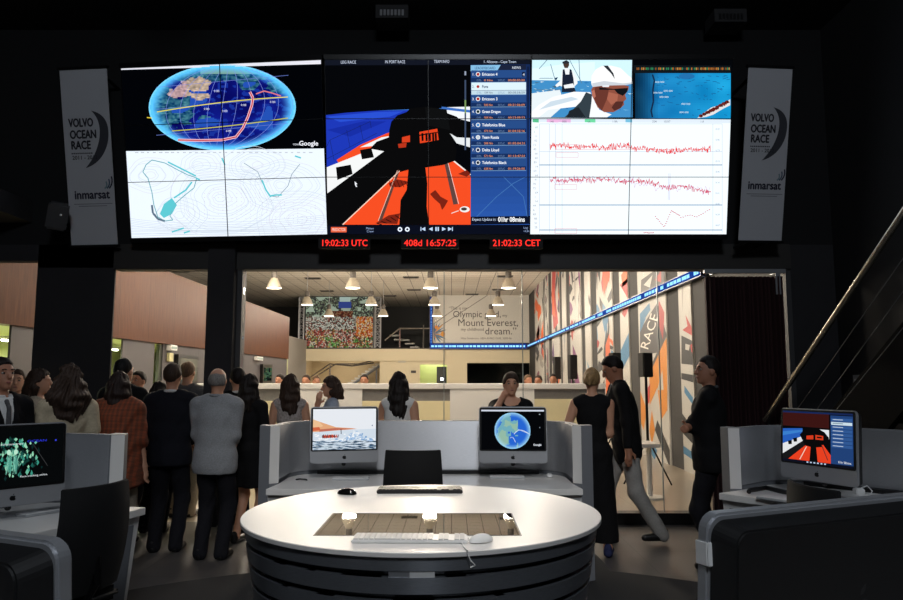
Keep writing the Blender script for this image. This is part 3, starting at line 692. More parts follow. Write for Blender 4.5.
# ---- left: world globe over a weather chart
L_.rect(100, 40, 345, 152, (2, 3, 6), 0); L_.poly([(100, 50), (340, 50), (340, 63.5), (100, 70.5)], (226, 226, 236), 1)
gx0, gy0, grx, gry = 222.3, 107.3, 72, 41.5
def globe_col(x, y):
    u, v = (x-gx0)/grx, (y-gy0)/gry; rr = u*u+v*v
    n = noise.noise(Vector((u*3.2, v*3.2, .7))); n2 = noise.noise(Vector((u*11, v*11, 4)))
    c = Vector((12, 20, 120))+Vector((10, 20, 50))*n
    bl = lambda uc, vc, a, b_: 1-((u-uc)/a)**2-((v-vc)/b_)**2
    green = max(bl(-.78, .05, .36, .62), bl(-.6, .1, .22, .42), bl(.36, -.6, .16, .2), bl(-.1, -.86, .9, .26), bl(-.24, .32, .10, .12), bl(.78, -.5, .2, .16))+.75*n+.5*n2
    sand = max(bl(-.36, -.56, .28, .2), bl(-.3, -.26, .16, .1), bl(-.62, -.34, .2, .22))+.6*n2+.3*n
    n3 = noise.noise(Vector((u*24, v*24, 9)))
    if n2 > .2: c = Vector((22, 48, 150))
    if green > .06: c = Vector((36, 88, 116))+Vector((46, 60, 40))*n2+Vector((60, 60, 40))*n3
    if sand > .42: c = Vector((176, 156, 138) if u > -.5 else (176, 146, 150))+Vector((60, 50, 44))*n3+Vector((40, 34, 30))*n2
    elif abs(u) < .7 and n > .33 and abs(v) < .6: c = Vector((34, 78, 176))
    if v < -.8 and u > -.3: c = Vector((120, 160, 150))
    e = max(0, min(1, (rr-.62)/.38)); e = e*e*(3-2*e)
    if rr > .93: e = 1
    return tuple(c.lerp(Vector((90, 196, 255)), e))
L_.ell(gx0, gy0, grx+1.6, gry+1.6, (120, 214, 255), 1, 64)
st = 1.15
for j in range(int(-gry/st), int(gry/st)+1):
    for i in range(int(-grx/st)-1, int(grx/st)+1):
        x, y = gx0+(i+.5)*st, gy0+(j+.5)*st
        if ((x-gx0)/grx)**2+((y-gy0)/gry)**2 < 1: L_.rect(x-st/2, y-st/2, x+st/2, y+st/2, globe_col(x, y), 3)
def arc(px, n=16): return px
def qb(a, b, c, n=14): return [((1-t)**2*a[0]+2*t*(1-t)*b[0]+t*t*c[0], (1-t)**2*a[1]+2*t*(1-t)*b[1]+t*t*c[1]) for t in [k/n for k in range(n+1)]]
for k in range(-4, 6): L_.line([(gx0+k*14*math.sqrt(max(0, 1-(v/gry)**2))+6*(1-v/gry)-6, gy0+v) for v in range(-38, 39, 4)], .35, (120, 140, 220), 4)
for v in (-26, -4, 22): L_.line(qb((gx0-66, gy0+v+6), (gx0, gy0+v), (gx0+66, gy0+v-6)), .35, (110, 130, 210), 4)
L_.line(qb((157, 112), (225, 100), (288, 97)), .9, (226, 214, 90), 5); L_.line(qb((172, 131), (230, 127), (288, 118)), .9, (190, 190, 60), 5); L_.line([(147, 117.5), (152, 118)], 1, (226, 200, 60), 5)
track = [(178, 140), (200, 140.5), (222, 140), (236, 137), (243, 128), (248, 117), (252, 105), (253, 98), (250, 92)]
L_.line(track, 2.6, (236, 190, 200), 6); L_.line(track, 1.1, (190, 40, 60), 7); L_.line([(256, 94), (264, 91), (272, 93), (281, 96)], 1.2, (220, 120, 130), 6)
for x, y in ((214, 92), (204, 110), (222, 112), (241, 106), (270, 103), (226, 132)): L_.text('0 00', x, y, 3, (230, 235, 255), 6)
L_.text('Google', 299, 145.5, 6.5, (240, 242, 250), 6, bold=.02); L_.text('©2008', 293, 145.3, 2.6, (220, 225, 235), 6)
L_.poly([(100, 151.5), (345, 148.2), (345, 260), (100, 260)], (232, 242, 252), 8)
r = random.Random(21)
def blob_line(x, y, rx, ry, c, wd=.45, ph=0):
    q = [(x+rx*(1+.25*noise.noise(Vector((math.cos(a)*1.3+ph, math.sin(a)*1.3, ph))))*math.cos(a), y+ry*(1+.25*noise.noise(Vector((math.cos(a)*1.3, math.sin(a)*1.3+ph, 3))))*math.sin(a)) for a in [2*math.pi*k/40 for k in range(41)]]
    L_.line(q, wd, c, 9)
for bx0, by0, n in ((222, 198, 13), (280, 185, 9), (180, 215, 6), (300, 220, 10), (255, 165, 7), (150, 175, 6), (200, 165, 5)):
    for k in range(n): blob_line(bx0+r.uniform(-3, 3), by0, 5+k*4.2, 3.5+k*2.8, r.choice([(206, 214, 226), (212, 212, 226), (196, 208, 222)]), .38, bx0*.1+k*.05)
for k in range(12): L_.line(qb((128, 218+k*1.7), (190+k*4, 232+r.uniform(-3, 6)), (326, 215+k*1.8)), .4, (200, 210, 222), 9)
TEAL = (92, 196, 206)
sa = [(146, 165), (152, 160), (165, 163), (178, 170), (188, 175), (197, 178), (194, 188), (184, 196), (176, 203), (172, 211), (170, 216), (173, 220), (165, 221), (158, 217), (154, 205), (152, 192), (148, 178), (143, 172)]
L_.line(sa+sa[:1], .9, (110, 170, 180), 10)
L_.poly([(164, 204), (172, 198), (177, 205), (172, 214), (164, 218), (160, 214)], TEAL, 10); L_.line([(152, 205), (153, 213), (158, 219), (165, 221)], 2, (90, 110, 130), 10); L_.line([(174, 198), (186, 190), (192, 182)], 1.6, TEAL, 11)
for q in ([(168, 162), (180, 168), (196, 176)], [(196, 178), (200, 180)], [(222, 158), (225, 165)], [(270, 196), (276, 195), (282, 195)], [(262, 180), (266, 190), (271, 197)], [(295, 156), (301, 158)], [(172, 232), (184, 228)], [(184, 233), (190, 231)]): L_.line(q, 1.5, TEAL, 11)
af = [(244, 163), (258, 172), (262, 182), (270, 196), (278, 197), (288, 186), (292, 174), (300, 164)]
L_.line(af, .7, (140, 160, 170), 10)
for k in range(13):
    for j in range(8):
        if r.random() < .75: L_.text('-', 204+k*4.6, 190+j*4.2, 4, (196, 176, 196), 11)
        if r.random() < .6: L_.text('v', 262+k*4.4, 200+j*3.2+k*.5, 2.6, (190, 182, 206), 11)
for k in range(30): L_.rect(135+k*6, 152, 137+k*6+r.uniform(0, 2), 153, (190, 196, 206), 10)
# ---- middle: 3D boat view with leaderboard
zM = sub(lambda x, y: (x, y), 310, 50, 3)
def MP(pts, c, l): M_.poly([zM(*p) for p in pts], c, l)
def MT(s, x, y, sz, c, l=12, wd=None, bold=0):
    X, Y = zM(x, y); M_.text(s, X, Y, sz/3, c, l, wd/3 if wd else None, 0, bold)
MP([(0, 0), (700, 0), (700, 600), (0, 600)], (5, 6, 9), 0)
MP([(40, 28), (660, 22), (660, 44), (40, 46)], (18, 22, 34), 1)
for k in range(14): MP([(40, 196-k*.6), (120, 188-k), (200, 182), (300, 178), (480, 172), (480, 178), (300, 190), (120, 196)], (60, 120, 200) if k == 0 else (30, 60, 150), 1) if k == 0 else None
MP([(44, 196), (110, 188), (200, 182), (300, 180), (300, 330), (44, 380)], (28, 54, 178), 2)
for q, c in (([(50, 200), (200, 186), (280, 184), (240, 200), (90, 216)], (40, 78, 206)), ([(50, 240), (160, 214), (230, 214), (120, 260)], (22, 44, 160))): MP(q, c, 3)
for a, b in (((44, 300), (60, 270)), ((60, 270), (180, 215)), ((110, 240), (120, 292)), ((150, 225), (160, 272)), ((60, 270), (72, 330)), ((180, 212), (184, 235)), ((44, 330), (200, 250))): M_.line([zM(*a), zM(*b)], .35, (20, 26, 60), 4)
MP([(400, 172), (480, 170), (480, 215), (400, 195)], (236, 240, 244), 3); MP([(395, 170), (480, 180), (480, 188), (395, 178)], (60, 110, 190), 4)
MP([(420, 250), (480, 262), (480, 292), (440, 280)], (226, 230, 232), 5)
OR = (238, 76, 34); WH = (236, 238, 238); SH = (9, 9, 10)
MP([(80, 330), (150, 285), (230, 250), (290, 232), (290, 262), (180, 310), (90, 345)], OR, 4); MP([(150, 292), (215, 262), (250, 256), (190, 288)], WH, 5)
MP([(50, 352), (190, 296), (300, 262), (300, 290), (230, 300), (52, 430)], WH, 5)
MP([(52, 430), (230, 298), (310, 262), (310, 360), (270, 366), (200, 430), (100, 524), (52, 524)], SH, 6)
MP([(270, 360), (430, 330), (482, 380), (482, 524), (98, 524), (200, 430)], OR, 6)
M_.line([zM(98, 524), zM(270, 362)], 1, (246, 210, 190), 7); M_.line([zM(430, 332), zM(482, 374)], 1.3, (240, 236, 230), 7)
MP([(205, 512), (262, 360), (270, 360), (216, 512)], (96, 64, 56), 7); M_.line([zM(205, 512), zM(262, 362)], .5, (240, 200, 180), 8)
MP([(402, 335), (412, 333), (444, 462), (430, 464)], (92, 66, 62), 7); M_.line([zM(413, 335), zM(446, 462)], .5, (240, 210, 200), 8)
# helmsman silhouette, seen from behind
MP([(238, 240), (244, 215), (262, 196), (290, 186), (300, 176), (330, 172), (352, 170), (385, 174), (402, 186), (440, 200), (470, 228), (482, 246), (482, 264), (440, 262), (420, 250), (440, 300), (436, 332), (400, 345), (352, 352), (300, 358), (270, 366), (255, 330), (228, 305), (180, 296), (200, 275), (236, 262)], SH, 9)
MP([(296, 350), (345, 344), (352, 400), (350, 470), (358, 524), (268, 524), (272, 450), (290, 420)], SH, 9)
MP([(345, 172), (410, 178), (420, 240), (352, 226)], (14, 15, 16), 10)
for q in ([(78, 352), (122, 344), (128, 372), (82, 390)], [(150, 300), (184, 294), (192, 322), (156, 328)], [(248, 268), (300, 262), (300, 300), (262, 300)]): MP(q, SH, 8)
MP([(276, 262), (300, 256), (300, 276), (276, 278)], (212, 62, 30), 10); MP([(264, 282), (290, 278), (288, 292), (266, 294)], (180, 50, 26), 10)
MP([(328, 246), (382, 236), (386, 270), (330, 280)], (226, 66, 30), 10)
for x in (334, 346, 356, 366, 374): MP([(x, 250), (x+6, 249), (x+7, 272), (x+1, 274)], SH, 11)
MP([(328, 254), (384, 245), (384, 248), (328, 258)], SH, 11)
for q in ([(236, 400), (262, 388), (300, 396), (270, 412), (240, 410)], [(360, 432), (376, 420), (392, 440), (414, 452), (404, 470), (396, 480), (390, 462), (372, 446)], [(444, 372), (470, 360), (482, 372), (470, 380)], [(196, 520), (236, 496), (270, 490), (262, 522)], [(352, 336), (420, 328), (410, 340), (360, 350)]): MP(q, (120, 34, 20), 8)
for k in range(5): M_.line([zM(236+k*12, 388+k), zM(246+k*12, 412)], .5, SH, 9); M_.line([zM(200+k*14, 520-k*6), zM(216+k*14, 524-k*4)], .8, SH, 9)
M_.ell(*zM(464, 478), 5, 3, (236, 236, 232), 9); M_.line([zM(424, 490), zM(446, 482)], .8, (230, 220, 210), 9); M_.ell(*zM(462, 477), 3, 1.6, (70, 60, 56), 10)
MP([(134, 394), (142, 402), (138, 404), (142, 410), (138, 411), (135, 404)], (240, 244, 250), 11)
MP([(40, 526), (660, 524), (660, 552), (40, 554)], (10, 14, 28), 11); MP([(63, 531), (110, 531), (110, 547), (63, 547)], (226, 92, 56), 12); MT('PREDICTOR', 66, 543, 12, (250, 220, 210), 13, 41)
MT('Meteo', 168, 538, 9, (150, 170, 210)); MT('Crew', 170, 547, 9, (150, 170, 210))
for x in (270, 292):
    X, Y = zM(x, 538); M_.ell(X, Y, 2.4, 2.4, (226, 236, 250), 12, 14); M_.ell(X, Y, 1.1, 1.1, (12, 16, 30), 13, 12)
for k, x in enumerate((334, 356, 376, 396, 414)):
    X, Y = zM(x, 537); 
    if k == 2: M_.rect(X, Y-2, X+1.4, Y+2, (190, 214, 244), 12); M_.rect(X+2.2, Y-2, X+3.6, Y+2, (190, 214, 244), 12)
    else:
        s = -1 if k < 2 else 1; xm = X+2
        M_.poly([(xm-s*2, Y-2), (xm+s*2, Y), (xm-s*2, Y+2)], (190, 214, 244), 12)
        if k in (0, 4): M_.rect(xm+s*2, Y-2, xm+s*2.8, Y+2, (190, 214, 244), 13)
MT('LEG RACE', 92, 41, 13, (200, 210, 230), 12, 46); MT('IN PORT RACE', 225, 40, 13, (200, 210, 230), 12, 60); MT('TEAM INFO', 372, 39, 13, (200, 210, 230), 12, 46); MT('1. Alicante - Cape Town', 520, 39, 11, (200, 214, 236), 12, 98)
M_.line([zM(466, 90), zM(466, 300)], 1.6, (60, 74, 100), 11); M_.line([zM(466, 150), zM(466, 190)], 1.6, (120, 150, 90), 12); M_.line([zM(466, 64), zM(466, 76)], 1.6, (150, 160, 180), 12)
for k in range(22):                                     # side panel
    MP([(482, 44+k*22), (660, 43+k*22), (660, 66+k*22), (482, 66+k*22)], (20+k, 40+int(k*2.2), 84+k*4), 10)
MP([(482, 46), (648, 44), (648, 62), (482, 64)], (26, 34, 58), 11); MP([(482, 46), (572, 45), (562, 62), (482, 64)], (130, 186, 224), 12); MT('LEADERBOARD', 494, 58, 11, (20, 50, 100), 13, 62); MT('NEWS', 606, 57, 11, (220, 230, 245), 13, 26)
TEAMS = [('Ericsson 4', 73, '0 Nm', '00:00:00:00', RED), ('Puma', 110, '109 Nm', '00:08:58:59', RED), ('Ericsson 3', 147, '502 Nm', '00:21:06:09', RED), ('Green Dragon', 185, '504 Nm', '00:23:09:53', (10, 40, 30)),
         ('Telefonica Blue', 225, '473 Nm', '01:04:32:16', (80, 140, 200)), ('Team Russia', 262, '508 Nm', '01:05:04:31', (190, 200, 210)), ('Delta Lloyd', 300, '571 Nm', '01:13:47:01', (20, 30, 70)), ('Telefonica Black', 338, '628 Nm', '01:19:26:05', (16, 20, 40))]
for k, (nm, y, dm, tm, c) in enumerate(TEAMS):
    hi = k == 1; y0 = y-12; b = (216, 236, 244) if hi else (38, 74, 132)
    MP([(484, y0), (648, y0-1), (648, y0+22), (484, y0+23)], b, 12); MP([(484, y0+24), (648, y0+23), (648, y0+35), (484, y0+36)], (190, 214, 226) if hi else (22, 46, 92), 12); M_.line([zM(484, y0+36.5), zM(648, y0+35.5)], .5, (120, 160, 200), 13)
    tc = (60, 80, 110) if hi else (236, 242, 250); MT('%d.' % (k+1), 486, y+4, 11, tc, 14); M_.ell(*zM(504, y), 2.2, 2.2, (230, 236, 240), 13, 14); M_.ell(*zM(504, y), 1.5, 1.5, c, 14, 12)
    MT(nm, 516, y+4, 12, tc, 14, len(nm)*4.6, .02); MT('DTL', 500, y0+33, 8, (110, 140, 180), 14); MT(dm, 522, y0+33, 9, (236, 150, 90) if not hi else (90, 100, 120), 14, 26); MT('DTLC', 564, y0+33, 8, (110, 140, 180), 14); MT(tm, 594, y0+33, 9, (236, 150, 90) if not hi else (90, 100, 120), 14, 50)
MP([(636, 66), (646, 66), (646, 80), (636, 80)], (20, 30, 60), 14); MT('4', 638, 78, 12, (220, 230, 250), 15)
M_.line([zM(*p) for p in ((500, 500), (560, 440), (610, 400), (648, 380))], .5, (70, 120, 180), 13); M_.line([zM(*p) for p in ((580, 380), (640, 440), (652, 500))], .5, (70, 120, 180), 13); M_.ell(*zM(610, 300), 12, 14, (34, 66, 120), 11)
M_.line([zM(654, 50), zM(654, 500)], 1.2, (14, 22, 44), 13)
MP([(482, 500), (660, 498), (660, 522), (482, 524)], (12, 18, 36), 12); MT('Expect Update in:', 486, 512, 12, (200, 214, 236), 13, 72); MT('01hr 08mins', 564, 515, 20, (250, 252, 255), 13, 80, .02); MT('Log', 640, 536, 9, (150, 170, 210)); MT('14:34', 640, 546, 8, (150, 170, 210))
# ---- right: sailor photo, sea map, telemetry chart
zR = sub(lambda x, y: (x, y), 525, 55, 4.3)
def RP(pts, c, l): R3.poly([zR(*p) for p in pts], c, l)
R3.rect(520, 40, 740, 130, (4, 6, 9), 0)
SK, SEA = (206, 240, 250), (64, 140, 196)
RP([(22, 12), (462, 20), (462, 268), (22, 268)], SK, 1); RP([(22, 108), (300, 112), (462, 118), (462, 268), (22, 268)], SEA, 2); RP([(22, 60), (160, 40), (300, 30), (300, 112), (22, 108)], (222, 246, 252), 2)
r = random.Random(9)
for k in range(60):
    x, y = r.uniform(24, 450), r.uniform(114, 250); RP([(x, y), (x+r.uniform(8, 30), y+r.uniform(-2, 4)), (x+10, y+5)], r.choice([(110, 180, 220), (40, 110, 170), (180, 220, 236)]), 3)
for q in (((110, 40), (130, 110)), ((190, 18), (245, 122)), ((232, 20), (236, 112)), ((60, 60), (96, 20)), ((40, 150), (200, 150)), ((60, 100), (120, 100)), ((30, 175), (170, 172))): R3.line([zR(*p) for p in q], .6, (90, 120, 140), 4)
for k in range(26):
    x, y = r.uniform(40, 190), r.uniform(98, 200); RP([(x, y), (x+r.uniform(6, 22), y+r.uniform(-4, 4)), (x+r.uniform(0, 16), y+r.uniform(4, 12))], r.choice([(230, 240, 244), (70, 100, 120), (200, 220, 230), (40, 70, 96)]), 4)
RP([(28, 165), (150, 150), (170, 215), (110, 268), (22, 268)], (226, 236, 240), 5)
# standing sailor
RP([(164, 30), (176, 25), (188, 30), (190, 44), (184, 56), (170, 56), (165, 44)], (70, 52, 44), 6); RP([(160, 30), (178, 22), (190, 30), (190, 36), (162, 38)], (40, 44, 52), 7)
RP([(160, 66), (172, 56), (186, 56), (206, 70), (224, 104), (226, 122), (206, 142), (170, 140), (150, 132), (136, 138), (130, 130), (152, 110)], (236, 240, 242), 6)
RP([(162, 62), (170, 62), (174, 84), (190, 84), (192, 60), (200, 64), (208, 100), (212, 140), (220, 160), (158, 160), (160, 112)], (26, 34, 52), 7); RP([(166, 130), (206, 122), (214, 140), (170, 144)], (236, 240, 242), 8)
# near sailor: white sleeve, dark life vest, face in profile, sunglasses, white cap
RP([(26, 246), (60, 214), (120, 180), (210, 158), (280, 160), (300, 200), (240, 220), (150, 230), (100, 236), (60, 268), (26, 268)], (244, 246, 248), 9); RP([(60, 236), (110, 200), (200, 180), (230, 190), (140, 214)], (200, 216, 228), 10)
RP([(240, 200), (262, 160), (288, 170), (284, 230), (330, 268), (170, 268), (210, 230)], (50, 62, 70), 11); RP([(190, 240), (230, 224), (260, 268), (180, 268)], (30, 36, 42), 12)
RP([(286, 200), (296, 196), (320, 236), (372, 256), (352, 268), (276, 268), (282, 230)], (240, 244, 246), 12)
RP([(284, 150), (300, 124), (350, 126), (420, 128), (446, 134), (444, 150), (430, 172), (436, 190), (424, 200), (426, 214), (410, 230), (380, 246), (340, 246), (312, 226), (298, 196), (290, 180)], (140, 78, 62), 13)
RP([(300, 140), (340, 132), (360, 150), (352, 190), (330, 240), (308, 214), (296, 180)], (104, 54, 44), 14); RP([(360, 160), (400, 170), (396, 200), (370, 214), (352, 190)], (168, 98, 78), 14); RP([(390, 200), (424, 200), (412, 228), (384, 240), (372, 226)], (84, 44, 38), 15); RP([(286, 156), (298, 150), (304, 178), (296, 186), (288, 174)], (180, 110, 90), 15)
RP([(318, 140), (380, 146), (442, 142), (440, 158), (420, 176), (398, 166), (384, 150), (320, 150)], (18, 20, 24), 16)
RP([(284, 120), (286, 90), (304, 62), (330, 48), (370, 46), (410, 56), (446, 90), (460, 100), (462, 122), (440, 126), (380, 128), (300, 126), (288, 134)], (246, 248, 248), 17); RP([(336, 46), (356, 46), (380, 80), (386, 104), (370, 80)], (40, 44, 52), 18); RP([(288, 122), (340, 112), (420, 122), (460, 118), (462, 124), (430, 130), (340, 132), (290, 138)], (200, 206, 214), 18); RP([(330, 132), (362, 130), (360, 138), (334, 138)], (230, 234, 240), 19)
RP([(462, 12), (468, 12), (468, 270), (462, 270)], (8, 10, 14), 20)
# sea map
for j in range(20):
    for i in range(38):
        x0, y0 = 474+i*10.8, 76+j*10; n = noise.noise(Vector((i*.13, j*.16, 2))); e = min(1, i/9); k = .45+.55*e
        RP([(x0, y0), (x0+10.9, y0+.3), (x0+10.9, y0+10.3), (x0, y0+10.2)], (int((24+14*n)*k), int((112+22*n+i*1.1)*k), int((176+20*n+i*.9)*k)), 3)
RP([(468, 44), (884, 46), (884, 78), (468, 78)], (16, 22, 26), 4)
for k in range(60): x = 480+k*6.7; RP([(x, 54), (x+4, 54), (x+4, 64), (x, 64)], r.choice([(196, 120, 50), (190, 150, 80), (50, 140, 90), (40, 60, 60), (150, 90, 40)]), 5)
R3.line([zR(*p) for p in ((548, 84), (556, 110), (550, 150), (552, 200), (542, 240), (548, 268))], 1.6, (20, 40, 70), 6)
for k in range(70):
    x, y = r.uniform(560, 870), r.uniform(86, 260); R3.line([zR(x, y), zR(x+r.uniform(6, 18), y+r.uniform(-5, 5))], .6, (24, 96, 150), 6)
R3.ell(*zR(695, 92), 8, 3, (34, 110, 170), 6)
for x, y in ((560, 120), (552, 166), (596, 158), (578, 184), (672, 214), (664, 250)): R3.text('000 000', *zR(x, y), 2.4, (214, 236, 244), 7, 9)
RP([(740, 272), (770, 248), (800, 226), (840, 214), (874, 196), (882, 190), (882, 216), (850, 232), (810, 256), (780, 266)], (226, 222, 220), 7)
for k in range(9): x = 756+k*14; R3.ell(*zR(x, 262-k*7.5), 2, 1.6, (96, 30, 26), 8)
for k in range(30): x = r.uniform(750, 876); R3.ell(*zR(x, 262-(x-756)*.52+r.uniform(-5, 7)), .9, .8, r.choice([(120, 40, 34), (60, 20, 18)]), 9)
# telemetry
z3 = sub(lambda x, y: (x, y), 520, 50, 3)
def CP(pts, c, l): R3.poly([z3(*p) for p in pts], c, l)
def CL(pts, wd, c, l): R3.line([z3(*p) for p in pts], wd, c, l)
CP([(0, 203), (660, 209), (660, 620), (0, 620)], (240, 250, 255), 21)
CP([(0, 203), (660, 209), (660, 220), (0, 216)], (220, 232, 242), 22)
for x0, x1, c in ((80, 115, (232, 180, 220)), (115, 152, (226, 180, 220)), (194, 226, (110, 214, 160)), (38, 56, (90, 190, 140)), (316, 336, (120, 190, 220))): CP([(x0, 206), (x1, 206), (x1, 218), (x0, 217)], c, 23)
for s, x in (('140', 88), ('000', 126), ('ok', 202), ('1.0ft', 276), ('204', 396), ('10/37', 430), ('1.0', 540)): R3.text(s, *z3(x, 218), 3, (90, 100, 120), 24)
for x in (58, 88, 106, 126, 578, 606): CL([(x, 222), (x, 548)], .35, (180, 190, 210), 22)
for y in (222, 305, 345, 465, 540): CL([(58, y), (606, y)], .4 if y in (222, 305) else .9, (176, 190, 210) if y in (222, 305) else (120, 150, 180), 22)
for k in range(24): R3.text('%d' % r.randint(1, 99), *z3(38+r.uniform(0, 8), 236+k*13), 3, (110, 160, 130) if k < 2 else (150, 150, 165), 23)
for k in range(10): R3.text('0.%d' % r.randint(10, 99), *z3(586, 240+k*32), 2.4, (120, 140, 170), 23)
for x, y in ((108, 284), (108, 308), (104, 404), (104, 536)): CL([(x, y), (x+66, y), (x+66, y+14), (x, y+14), (x, y)], .35, (220, 140, 150), 23)
def trace(y0, slope, amp, c, x0=90, x1=572, n=420, wd=.5):
    pts = []
    for k in range(n):
        x = x0+(x1-x0)*k/n; s = 10*noise.noise(Vector((k*.018, y0, 0)))
        pts.append((x, y0+slope(x)+s+r.uniform(-1, 1)*amp*(.5+r.random())))
    for a, b in zip(pts[:-1], pts[1:]): CL([a, b], wd, c, 24)
trace(290, lambda x: 0 if x < 330 else 14 - 10*abs((x-440)/110) if x < 520 else 8, 9, (226, 44, 50))
trace(390, lambda x: 0 if x < 320 else (x-320)*.14, 8, (206, 60, 90)); trace(392, lambda x: 0 if x < 320 else (x-320)*.13, 12, (206, 150, 196), n=120, wd=.3)
for a, b in ((370, 402), (404, 432), (432, 452), (452, 480), (480, 528), (528, 572)):
    for k in range(7):
        x = a+(b-a)*k/7; y = {370: 548, 404: 500+(x-404)*1.2, 432: 528-(x-432)*2.4, 452: 482+(x-452)*.6, 480: 500+4*math.sin(x), 528: 500-(x-528)*.55}[a]; CL([(x, y), (x+4, y+r.uniform(-2, 2))], .7, (206, 70, 80), 24)
CL([(130, 298), (570, 298)], .4, (236, 120, 120), 23)
for x in (446, 450): CL([(x, 370), (x-2, 450)], .35, (180, 170, 214), 23)
# ---- eighteen panels, each with its own housing, bezel and slice of the picture
PLAB = [['showing the left half of the globe\'s top on black', 'showing the right half of the globe\'s top on black', 'showing dark sky under the race menu', 'showing the leaderboard beside black sky', 'showing two sailors in white', 'showing a teal sea map'],
        ['with the globe\'s bottom left edge over pale chart', 'with the globe\'s bottom right edge over pale chart', 'showing blue sea beside an orange hull', 'with the silhouetted back of a helmsman', 'with the left half of the red telemetry trace', 'with the right half of the red telemetry trace'],
        ['showing a pale chart with a teal coast', 'showing a pale chart with wind arrows', 'showing the orange deck left of the dark legs', 'showing the orange deck under the countdown text', 'with the lower left telemetry chart', 'with the lower right telemetry chart']]
ROW = ['top row', 'middle row', 'bottom row']
bez = mat('panel bezel', (20, 21, 24), .4)
for si, (O, U, V, N, wd) in enumerate(SEC):
    pw, ph = wd/2, H3/3
    for c in range(2):
        for rr in range(3):
            u0, v0 = c*pw, (2-rr)*ph
            base = O+U*(u0+pw/2)+V*v0
            t = thing('video_wall_panel', base, 0, 'flat video wall panel %s, %s' % (PLAB[rr][si*2+c], ROW[rr]), 'screen', 'video wall panels')
            M3 = Matrix((U, V, N)).transposed()
            m = MB(); m.box(M3 @ Vector((0, ph/2, -.062)), (pw-.004, ph-.004, .11), M3); m.build('housing', satin_black, t)
            m = MB(); e = .0035
            for bxx, sx, sy in (((0, e/2), pw-.003, e), ((0, ph-e/2), pw-.003, e), ((-pw/2+e/2, ph/2), e, ph), ((pw/2-e/2, ph/2), e, ph)):
                m.box(M3 @ Vector((bxx[0], bxx[1], .0)), (sx, sy, .024), M3)
            m.build('bezel', bez, t)
            A = arts[si].clip(u0+e, v0+e, u0+pw-e, v0+ph-e)
            A.build('picture', vw_m, O-base, U, V, N, t, .0003)
# steel carrier frame behind the panels
m = MB()
for O, U, V, N, wd in SEC:
    M3 = Matrix((U, V, N)).transposed()
    m.box(O+U*wd/2+V*(-.03)+N*(-.05), (wd+.02, .05, .12), M3); m.box(O+U*wd/2+V*(H3+.03)+N*(-.05), (wd+.02, .05, .12), M3)
    m.box(O+U*wd/2+V*(H3*.5)+N*(-.16), (wd, .12, .08), M3)
    for f in (.2, .8):
        a = O+U*wd*f+V*.3+N*-.1; b = O+U*wd*f+V*(H3-.3)+N*-.1
        m.tube([a, (a.x, GY+.02, a.z)], .04, 8); m.tube([b, (b.x, GY+.02, b.z)], .04, 8)
o = m.build('video_wall_frame', satin_black); tag(o, 'black carrier frame holding the video wall panels', 'frame')
# hanging banners either side
ban_m = attr_print('banner print', .7)
def banner(O, U, V, wd, hh, lab, z, zx, cmul):
    N = U.cross(V)
    t = thing('banner', O, 0, lab, 'banner'); M3 = Matrix((U, V, N)).transposed()
    MB().box(M3 @ Vector((wd/2, hh/2, -.006)), (wd, hh, .01), M3).build('sheet', mat('banner vinyl', (200, 202, 208), .7), t)
    MB().box(M3 @ Vector((wd/2, hh+.012, -.006)), (wd+.04, .03, .04), M3).build('top_rail', satin_black, t); MB().box(M3 @ Vector((wd/2, -.012, -.006)), (wd+.04, .03, .04), M3).build('bottom_rail', satin_black, t)
    for f in (.25, .75):
        for g in (0, hh):
            a = M3 @ Vector((wd*f, g, -.02)); MB().tube([a, (a.x, GY+.02-O.y, a.z)], .02, 6).build('wall_bracket', satin_black, t)
    A = Art(lambda x, y: (x*wd, hh-y*wd)); INK = (44, 46, 58)     # x across 0..1, y down in widths
    A.text('VOLVO', .12, 1.14, .235, INK, 2, .52, 0, .035); A.text('OCEAN', .13, 1.375, .235, INK, 2, .56, 0, .035); A.text('RACE', .14, 1.59, .235, INK, 2, .42, 0, .035)
    for k in range(11): A.rect(.14+k*.042, 1.665, .17+k*.042, 1.69, INK, 2)
    A.text('2011 - 2012', .15, 1.80, .11, INK, 2, .54, 0, .02)
    out = qb((.62, .83), (1.06, .93), (.93, 1.48), 16)+qb((.93, 1.48), (.80, 1.88), (.42, 1.98), 12); inn = qb((.42, 1.98), (.66, 1.74), (.75, 1.42), 12)+qb((.75, 1.42), (.84, 1.04), (.62, .83), 12)
    A.poly(out+inn, (64, 66, 74), 1)
    A.text('inmarsat', .14, 2.60, .25, (34, 38, 66), 2, .76, 0, .03)
    for k in range(3): A.line(qb((.80+k*.05, 2.40), (.88+k*.06, 2.36-k*.03), (.84+k*.06, 2.26-k*.05)), .03, [(120, 150, 160), (70, 96, 120), (34, 38, 66)][k], 2)
    for k in range(2): A.rect(.12+k*.1, 2.70+k*.045, .95-k*.12, 2.713+k*.045, (120, 122, 132), 2)
    A.build('print', ban_m, (0, 0, 0), U, V, N, t, .0004)
def ban_frame(bl, br, tl, dpx):
    """foot corners from the photo at one depth, leaning forward like the video wall"""
    a, b = at(*bl, dpx), at(*br, dpx); U = (b-a); wd = U.length; U.normalize()
    rot = Matrix.Rotation(math.atan2(U.y, U.x), 3, 'Z'); return a, U, rot @ VV0, wd
a, b = at(71.5, 245.5, 8.35), at(117.5, 244.5, 8.3); U = b-a; wd = U.length; U.normalize(); V = Matrix.Rotation(math.atan2(U.y, U.x), 3, 'Z') @ VV0
cvb = plane_conv(a, U, V); hh = cvb(61, 70)[1]
banner(a, U, V, wd, hh, 'grey sail race banner hanging left of the video wall', 1, 1, 1)
